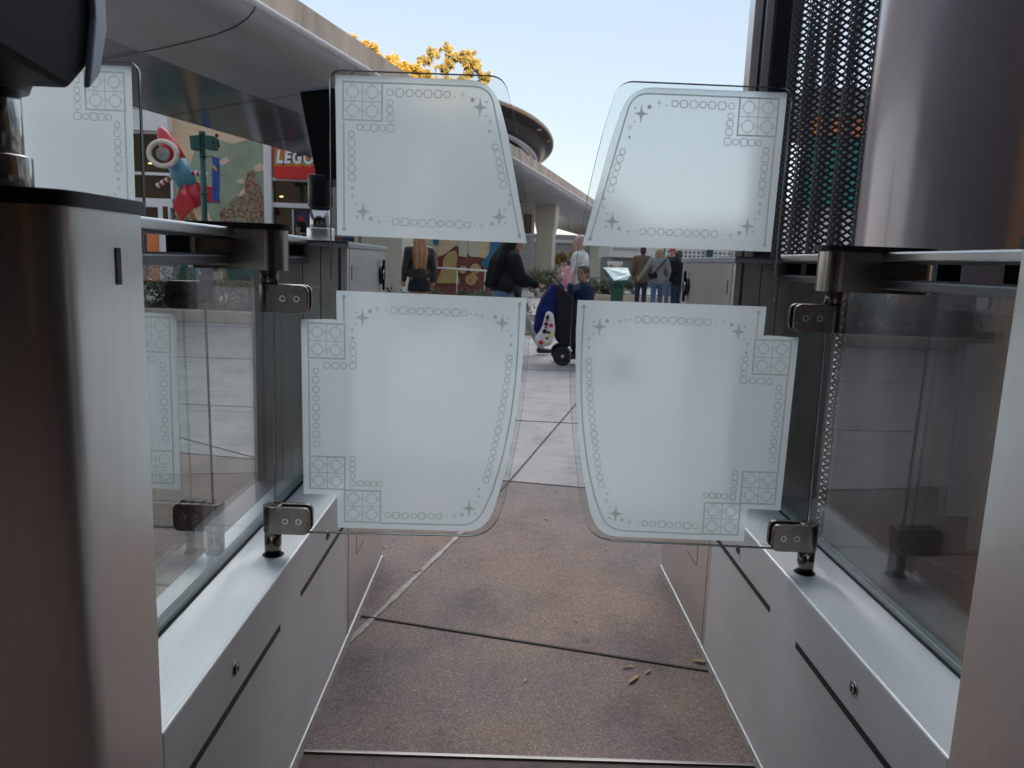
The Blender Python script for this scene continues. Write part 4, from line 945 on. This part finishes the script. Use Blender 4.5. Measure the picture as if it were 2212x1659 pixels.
def person(loc, yaw, H, label, skin, top, trousers, shoes, hair, hair_style='short', arms=None, legs=None, lean=0.0, group='people on the plaza', head_turn=0.0, top_len=.92, skirt=None, voxel=.014, sit=False, bulk=1.0, cap_m=None):
    k = H / 1.72
    root = thing('person', loc, label, 'person', group, rz=yaw, local=True)
    S = lambda *a: V3(*a) * k
    ly = lambda z: lean * max(0, z - .9)
    J = lambda x, y, z: S(x, y + ly(z), z)
    pel, che, nec, hd = J(0, 0, .95), J(0, .01, 1.28), J(0, .0, 1.47), J(0, .03, 1.60)
    legs = legs or [((.09, .02, .50), (.095, -.02, .09)), ((-.09, .02, .50), (-.095, -.02, .09))]
    arms = arms or [((.235, -.02, 1.13), (.245, .07, .90)), ((-.235, -.02, 1.13), (-.245, .07, .90))]
    b = MB()
    b.cap(pel, che, .125 * k, .125 * k); b.cap(J(-.07, 0, 1.33), J(.07, 0, 1.33), .105 * k, .105 * k); b.cap(J(-.15, 0, 1.40), J(.15, 0, 1.40), .062 * k, .062 * k)
    b.cap(J(-.07, 0, .93), J(.07, 0, .93), .10 * k, .10 * k); b.cap(J(0, 0, 1.40), nec + S(0, .01, .06), .058 * k, .052 * k)
    rot = Matrix.Rotation(head_turn, 3, 'Z')
    hh = lambda x, y, z: hd + rot @ S(x, y, z)
    b.ell(hh(0, -.005, .025), .076 * k, .094 * k, .10 * k, rot=rot); b.ell(hh(0, .022, -.05), .056 * k, .066 * k, .072 * k, rot=rot)
    b.cap(hh(0, .085, .0), hh(0, .105, -.025), .009 * k, .016 * k); b.ell(hh(0, .07, -.098), .022 * k, .02 * k, .018 * k)
    for sg in (1, -1): b.ell(hh(sg * .079, -.005, -.005), .012 * k, .02 * k, .032 * k)
    feet = []
    for i, (kn, an) in enumerate(legs):
        sg = 1 if kn[0] > 0 else -1
        hip = J(sg * .085, 0, .90); K, A_ = S(*kn), S(*an); d = Vector((0, 1, 0)); toe = A_ + S(0, .14, -.045 if len(an) < 4 else an[3])
        b.cap(hip, K, .088 * k, .058 * k); b.cap(K, A_, .057 * k, .038 * k); b.cap(A_ + S(0, -.02, -.03), toe, .040 * k, .030 * k); feet.append((K, A_, toe))
    hands = []
    for el, wr in arms:
        sg = 1 if el[0] > 0 else -1
        sh = J(sg * .185, 0, 1.40); E_, W_ = S(*el), S(*wr); b.cap(sh, E_, .05 * k, .04 * k); b.cap(E_, W_, .039 * k, .028 * k)
        d = (W_ - E_).normalized(); pm = W_ + d * .055 * k; b.cap(W_, pm, .028 * k, .036 * k); hands.append((E_, W_, pm, d, sg))
    me = fuse(b, 'body', [skin, EYE_M, LIP], voxel * .8 * k, 3)
    g = MB()
    for E_, W_, pm, d, sg in hands:
        sd_ = d.cross(V3(0, 1, 0)); sd_ = sd_.normalized() if sd_.length > .1 else V3(1, 0, 0); nr = sd_.cross(d).normalized()
        for f_, L in zip((-.027, -.009, .009, .026), (.07, .082, .078, .06)):
            a = pm + sd_ * f_ * k + d * .02 * k; b1 = a + (d * .8 + nr * .25) * L * .5 * k; c1 = b1 + (d * .5 + nr * .7).normalized() * L * .5 * k
            g.cap(a, b1, .0095 * k, .0088 * k, 0, 8); g.cap(b1, c1, .0088 * k, .0072 * k, 0, 8)
        a = W_ + sd_ * -.028 * k + d * .02 * k; b1 = a + (sd_ * -.7 + d * .6 + nr * .3).normalized() * .04 * k; g.cap(a, b1, .012 * k, .010 * k, 0, 8); g.cap(b1, b1 + (d * .9 + nr * .4).normalized() * .03 * k, .010 * k, .008 * k, 0, 8)
    for sg in (1, -1): g.ell(hh(sg * .031, .079, .012), .013 * k, .010 * k, .009 * k, 1, 8); g.cap(hh(sg * .018, .086, .036), hh(sg * .045, .078, .036), .004 * k, .003 * k, 1, 6)
    g.cap(hh(-.02, .085, -.058), hh(.02, .085, -.058), .006 * k, .006 * k, 2, 8)
    append_geo(me, g); put(me, 'body', root)
    # clothes: shells just outside the body
    t_ = MB(); e = .016 * bulk
    t_.cap(J(0, 0, top_len + .07), che, (.135 + e) * k, (.128 + e) * k); t_.cap(J(-.07, 0, 1.33), J(.07, 0, 1.33), (.105 + e) * k, (.105 + e) * k); t_.cap(J(-.15, 0, 1.395), J(.15, 0, 1.395), (.064 + e) * k, (.064 + e) * k)
    t_.cap(J(-.065, 0, top_len + .06), J(.065, 0, top_len + .06), (.108 + e) * k, (.108 + e) * k); t_.cap(J(0, -.005, 1.40), nec + S(0, -.01, -.01), .075 * k, .064 * k)
    for E_, W_, pm, d, sg in hands: t_.cap(J(sg * .185, 0, 1.395), E_, (.052 + e) * k, (.043 + e * .8) * k); t_.cap(E_, W_ - d * .01 * k, (.043 + e * .8) * k, (.034 + e * .5) * k)
    put(fuse(t_, 'jacket', top, voxel * k), 'jacket', root)
    if skirt:
        m = MB(); pr = [(.14, 1.0), (.165, .92), (.185, .82), (.19, .72)]; vs = []
        m.lathe([(r_ * k, z * k) for r_, z in pr], (0, 0, 0), 0, 28); m.v = [Vector((v.x, v.y * .8, v.z)) for v in m.v]; put(m.mesh('skirt'), 'skirt', root).data.materials.append(skirt)
    else:
        q = MB(); q.cap(J(-.07, 0, .95), J(.07, 0, .95), .115 * k, .115 * k)
        for i, (K, A_, toe) in enumerate(feet):
            sg = 1 if K.x > 0 else -1; q.cap(J(sg * .085, 0, .90), K, .100 * k, .070 * k); q.cap(K, A_ + S(0, 0, .02), .070 * k, .056 * k)
        put(fuse(q, 'trousers', trousers, voxel * k), 'trousers', root)
    for K, A_, toe in feet:
        q = MB(); q.cap(A_ + S(0, -.03, -.035), toe, .049 * k, .038 * k); q.cap(A_ + S(0, -.01, .02), A_ + S(0, -.01, -.03), .045 * k, .048 * k)
        me = fuse(q, 'shoe', [shoes], voxel * .8 * k, 3); put(me, 'shoe', root)
    h = MB()
    h.ell(hh(0, -.016, .040), .086 * k, .098 * k, .098 * k, rot=rot); h.ell(hh(0, -.04, .0), .084 * k, .078 * k, .095 * k, rot=rot)
    if hair_style == 'long':
        for sx in (-.05, 0, .05): h.cap(hh(sx, -.055, .0), J(sx * 1.5, -.10, 1.36), .055 * k, .06 * k); h.cap(J(sx * 1.5, -.10, 1.36), J(sx * 1.3, -.125, 1.12), .06 * k, .035 * k)
    elif hair_style == 'full':
        for sx in (-.09, 0, .09): h.cap(hh(sx * .6, -.06, .02), J(sx * 1.3, -.13, 1.34), .085 * k, .095 * k); h.cap(J(sx * 1.3, -.13, 1.34), J(sx * 1.2, -.17, 1.04), .095 * k, .05 * k)
    elif hair_style == 'bob':
        for sx in (-.055, 0, .055): h.cap(hh(sx, -.05, .02), hh(sx * 1.35, -.05, -.15), .055 * k, .045 * k)
        for sx in (-1, 1): h.cap(hh(sx * .07, .01, .04), hh(sx * .08, .015, -.12), .03 * k, .03 * k)
    elif hair_style == 'mop':
        rr = random.Random(5)
        for _ in range(14): a = rr.uniform(0, 2 * PI); h.ell(hh(.06 * math.cos(a), -.02 + .05 * math.sin(a), .07 + rr.uniform(-.03, .03)), .035 * k, .035 * k, .03 * k)
    hm = fuse(h, 'hair', hair, voxel * .8 * k, 2); put(hm, 'hair', root)
    if cap_m:
        m = MB(); m.ell(hh(0, -.005, .075), .092 * k, .105 * k, .075 * k, rot=rot); m.prism([hh(-.06, .07, .065), hh(.06, .07, .065), hh(.045, .165, .05), hh(-.045, .165, .05)], S(0, 0, .01)); put(m.mesh('cap'), 'cap', root).data.materials.append(cap_m)
    return root
BLKC = cloth('black_jacket_cloth', (.016, .017, .022)); NAVYC = cloth('navy_jacket_cloth', (.018, .027, .075)); DGC = cloth('dark_green_jacket_cloth', (.03, .045, .04)); DENIM = cloth('blue_denim', (.10, .16, .27), .25); DENIM2 = cloth('dark_denim', (.03, .045, .09), .25)
GREYC = cloth('grey_sweater_wool', (.27, .27, .28)); BRNC = cloth('brown_jacket_cloth', (.16, .115, .075)); WHC = cloth('white_cotton', (.62, .60, .60)); PINKC = cloth('pink_cotton', (.62, .30, .33)); LGREY = cloth('pale_grey_cotton', (.42, .42, .42)); LEATHER = mat('black_leather', (.014, .014, .016), .42, bump=.2, bscale=12)
H_BLK = mat('black_hair', (.009, .008, .008), .75, spec=.15, bump=.6, bscale=50, stretch=(1, 1, .1)); H_BRN = mat('brown_hair', (.06, .035, .025), .45, bump=.6, bscale=50, stretch=(1, 1, .1)); H_BLD = mat('blond_hair', (.42, .27, .14), .45, var=.3, scale=20, bump=.6, bscale=50, stretch=(1, 1, .1)); H_AUB = mat('auburn_blond_hair', (.36, .17, .075), .45, var=.4, scale=20, bump=.6, bscale=50, stretch=(1, 1, .1)); H_PNK = mat('pink_hair', (.55, .33, .34), .6, bump=.4)
SHOE = mat('dark_shoe', (.02, .024, .03), .6); SHOEW = mat('pale_shoe', (.5, .5, .5), .6)
def gx(px, Y): return vy(px, 600, Y).x
# woman pushing the stroller
YW = 9.2
person((gx(1080, YW), YW, 0), R(-68), 1.52, 'person with long black hair in a black jacket and jeans pushing the stroller', SKIN2, BLKC, DENIM, SHOE, H_BLK, 'full',
       arms=[((.20, .22, 1.16), (.16, .47, 1.06)), ((-.20, .22, 1.14), (-.16, .47, 1.05))], legs=[((.09, .14, .50), (.095, .10, .09)), ((-.09, -.02, .50), (-.095, -.26, .12))], lean=.24, bulk=3.4, top_len=.99, head_turn=R(-15))
p_ = person((gx(1106, 9.9), 9.9, 0), R(-80), 1.42, 'person in a dark green jacket and pale grey trousers striding beside the stroller', SKIN, DGC, LGREY, SHOE, H_BRN, 'short',
       legs=[((.09, .26, .52), (.095, .50, .10)), ((-.09, .10, .50), (-.095, -.20, .16))], bulk=1.8, top_len=.72)
person((gx(905, 12.0), 12.0, 0), R(15), 1.62, 'person with long auburn hair, black leather jacket and short dark skirt beside the cream pier', SKIN, LEATHER, None, SHOE, H_AUB, 'long', skirt=BLKC, bulk=1.6, top_len=.97)
person((gx(1252, 11.2), 11.2, 0), R(65), 1.62, 'person with pink hair in a white top carrying a child, behind the stroller', SKIN, WHC, DENIM2, SHOE, H_PNK, 'mop', arms=[((.22, .10, 1.14), (.05, .26, 1.16)), ((-.22, .10, 1.14), (-.05, .26, 1.10))])
YG = 20.5
person((gx(1386, YG), YG, 0), R(-8), 1.74, 'person with short dark hair in a brown jacket, seen from behind by the lectern', SKIN2, BRNC, DENIM2, SHOE, H_BRN, 'short', bulk=2.0, top_len=.82)
person((gx(1421, YG - 1), YG - 1, 0), R(-12), 1.68, 'person with blond hair in a grey sweater and jeans walking away', SKIN, GREYC, DENIM, SHOEW, H_BLD, 'bob', bulk=2.0, top_len=.86,
       arms=[((.27, -.02, 1.15), (.26, .10, .98)), ((-.32, -.03, 1.16), (-.46, .02, .97))], legs=[((.09, .10, .5), (.095, .18, .09)), ((-.09, -.02, .5), (-.095, -.2, .12))])
person((gx(1463, YG - .6), YG - .6, 0), R(40), 1.66, 'person with a dark brown bob in a black jacket, rightmost of the walking group', SKIN, BLKC, DENIM2, SHOE, H_BRN, 'bob', bulk=1.8, top_len=.82)
person((gx(1449, YG + 2), YG + 2, 0), R(150), 1.78, 'person in a red cap facing the camera behind the walking group', SKIN, DGC, DENIM, SHOE, H_BRN, 'short', cap_m=RED)
person((gx(655, 14.5), 14.5, 0), R(80), 1.80, 'person with dark hair whose head just shows above the left housing cap', SKIN2, NAVYC, DENIM2, SHOE, H_BLK, 'short')
# shoulder bag of the blond walker
m = MB(); c = Vector((gx(1421, YG - 1), YG - 1, 0)); m.tube([c + V3(.17, -.12, 1.42), c + V3(-.02, -.20, 1.2), c + V3(-.16, -.2, 1.03)], .016, 0, 8); m.obox(c + V3(-.17, -.22, .98), (.10, 0, .03), (0, .035, 0), (-.02, 0, .07)); 
tag(m.build('shoulder_bag', BLKC, origin=c + V3(-.17, -.22, .95), bevel=.01), 'black shoulder bag slung across the grey sweater', 'bag')

# stroller, bag and boy
YT_ = 9.05
def vt(px, py, dy=0): return vy(px, py, YT_ + dy)
st = thing('stroller', (vt(1205, 700).x, YT_, 0), 'black stroller with a blue fabric seat crossing the gap between the gate leaves', 'stroller')
wheel_c = vt(1212, 764, -.22)
for px, dy in ((1212, -.22), (1212, .22), (1322, -.2), (1322, .2)):
    c = vy(px, 764, YT_); c = V3(c.x, YT_ + dy, .118)
    wb_ = MB(); ring = [c + V3(math.cos(2 * PI * i / 28) * .09, 0, math.sin(2 * PI * i / 28) * .09) for i in range(29)]; wb_.tube(ring, .026, 0, 10, False); wl = wb_.build('wheel', BLACKM, st)
    wb_ = MB(); wb_.tube([c + V3(0, -.018, 0), c + V3(0, .018, 0)], .07, 0, 20); wb_.tube([c + V3(0, -.026, 0), c + V3(0, .026, 0)], .02, 1, 12); wb_.build('rim', [BLACK, CHROME], wl)
hx = vt(1189, 602); m = MB()
for dy in (-.2, .2): m.tube([V3(hx.x, YT_ + dy, 1.02), V3(hx.x + .16, YT_ + dy, .86), V3(hx.x + .42, YT_ + dy, .50), V3(hx.x + .72, YT_ + dy, .14)], .013, 0, 8); m.tube([V3(hx.x + .16, YT_ + dy, .118), V3(hx.x + .22, YT_ + dy, .5), V3(hx.x + .40, YT_ + dy, .72)], .012, 0, 8)
m.tube([V3(hx.x, YT_ - .2, 1.02), V3(hx.x, YT_ + .2, 1.02)], .016, 0, 10); m.build('frame', BLACK, st)
hb = MB(); hb.tube([V3(hx.x, YT_ - .14, 1.021), V3(hx.x, YT_ + .14, 1.021)], .021, 0, 12); hb.tube([V3(hx.x, YT_ - .2, 1.02), V3(hx.x + .17, YT_ - .2, .85)], .017, 0, 10); hb.build('handlebar_grip', mat('brown_grip', (.14, .07, .045), .5), st)
m = MB(); pr = [vt(1200, 612), vt(1222, 628), vt(1240, 650), vt(1256, 700), vt(1250, 738), vt(1222, 745), vt(1200, 735), vt(1198, 690)]
m.prism([(p.x, YT_ - .25, p.z) for p in pr], (0, .46, 0)); so_ = m.build('basket', BLKC, st, bevel=.03)
m = MB(); pr = [vt(1204, 607), vt(1220, 618), vt(1206, 650), vt(1196, 690), vt(1184, 722), vt(1164, 728), vt(1152, 712), vt(1160, 668), vt(1172, 640), vt(1190, 615)]
m.prism([(p.x, YT_ - .21, p.z) for p in pr], (0, .40, 0)); m.build('fabric_hood', cloth('royal_blue_fabric', (.011, .018, .105), .4), st, bevel=.04)
m = MB(); q = vt(1262, 640); m.box(q.x - .16, q.x + .22, YT_ - .17, YT_ + .17, .48, .56); m.box(q.x - .2, q.x - .14, YT_ - .17, YT_ + .17, .5, .98); m.build('seat', NAVYC, st, bevel=.03)
bg_ = thing('printed_bag', tuple(vt(1178, 740, -.25)), 'white bag with red, yellow and black patches hanging behind the stroller', 'bag')
pr = rounded([tuple(vt(a, b_).xz) for a, b_ in ((1178, 668), (1192, 672), (1196, 705), (1190, 738), (1168, 744), (1155, 738), (1153, 725), (1168, 705))], .05, 5)
m = MB(); m.prism([(a, YT_ - .36, b_) for a, b_ in pr], (0, .12, 0)); m.build('bag_body', WHC, bg_, bevel=.03)
rp = random.Random(11)
for i in range(15):
    cx_, cy_ = rp.uniform(1161, 1189), rp.uniform(676, 738); mt = (BLACK, RED, YELLOW, BLACK, RED)[i % 5]; w_ = rp.uniform(3, 6.5)
    if cx_ < 1178 - (cy_ - 676) * .25 or cx_ > 1190: cx_ = 1180 - (cy_ - 676) * .12
    pp = [vt(cx_ + w_ * rp.uniform(.6, 1.1) * math.cos(2 * PI * k / 8), cy_ + w_ * rp.uniform(.5, .9) * math.sin(2 * PI * k / 8)) for k in range(8)]
    m = MB(); m.prism([(p.x, YT_ - .3605 - i * .0004, p.z) for p in pp], (0, -.002, 0)); m.build('patch', mt, bg_)
# boy sitting upright in the stroller, looking back to the left
bx0 = gx(1257, YT_)
person((bx0 + .03, YT_ - .02, -.31), R(105), 1.5, 'small person with dark brown hair in a navy jacket sitting in the stroller', SKIN2, NAVYC, DENIM2, SHOE, H_BRN, 'mop', legs=[((.09, .10, .72), (.09, .04, .52)), ((-.09, .10, .72), (-.09, .04, .52))],
       arms=[((.22, .02, 1.14), (.16, .14, .98)), ((-.22, .02, 1.14), (-.16, .14, .98))], bulk=1.8, voxel=.016, head_turn=R(38))
# baby held by the person in white
person((gx(1226, 11.0), 11.0, .60), R(60), .66, 'baby in pink clothes held against a white top behind the stroller', SKIN, PINKC, PINKC, SHOEW, H_BRN, 'short', legs=[((.12, .18, .74), (.10, .12, .46)), ((-.12, .18, .74), (-.10, .12, .46))], voxel=.018)

for o in list(bpy.data.objects):
    if '_org' in o: del o['_org']
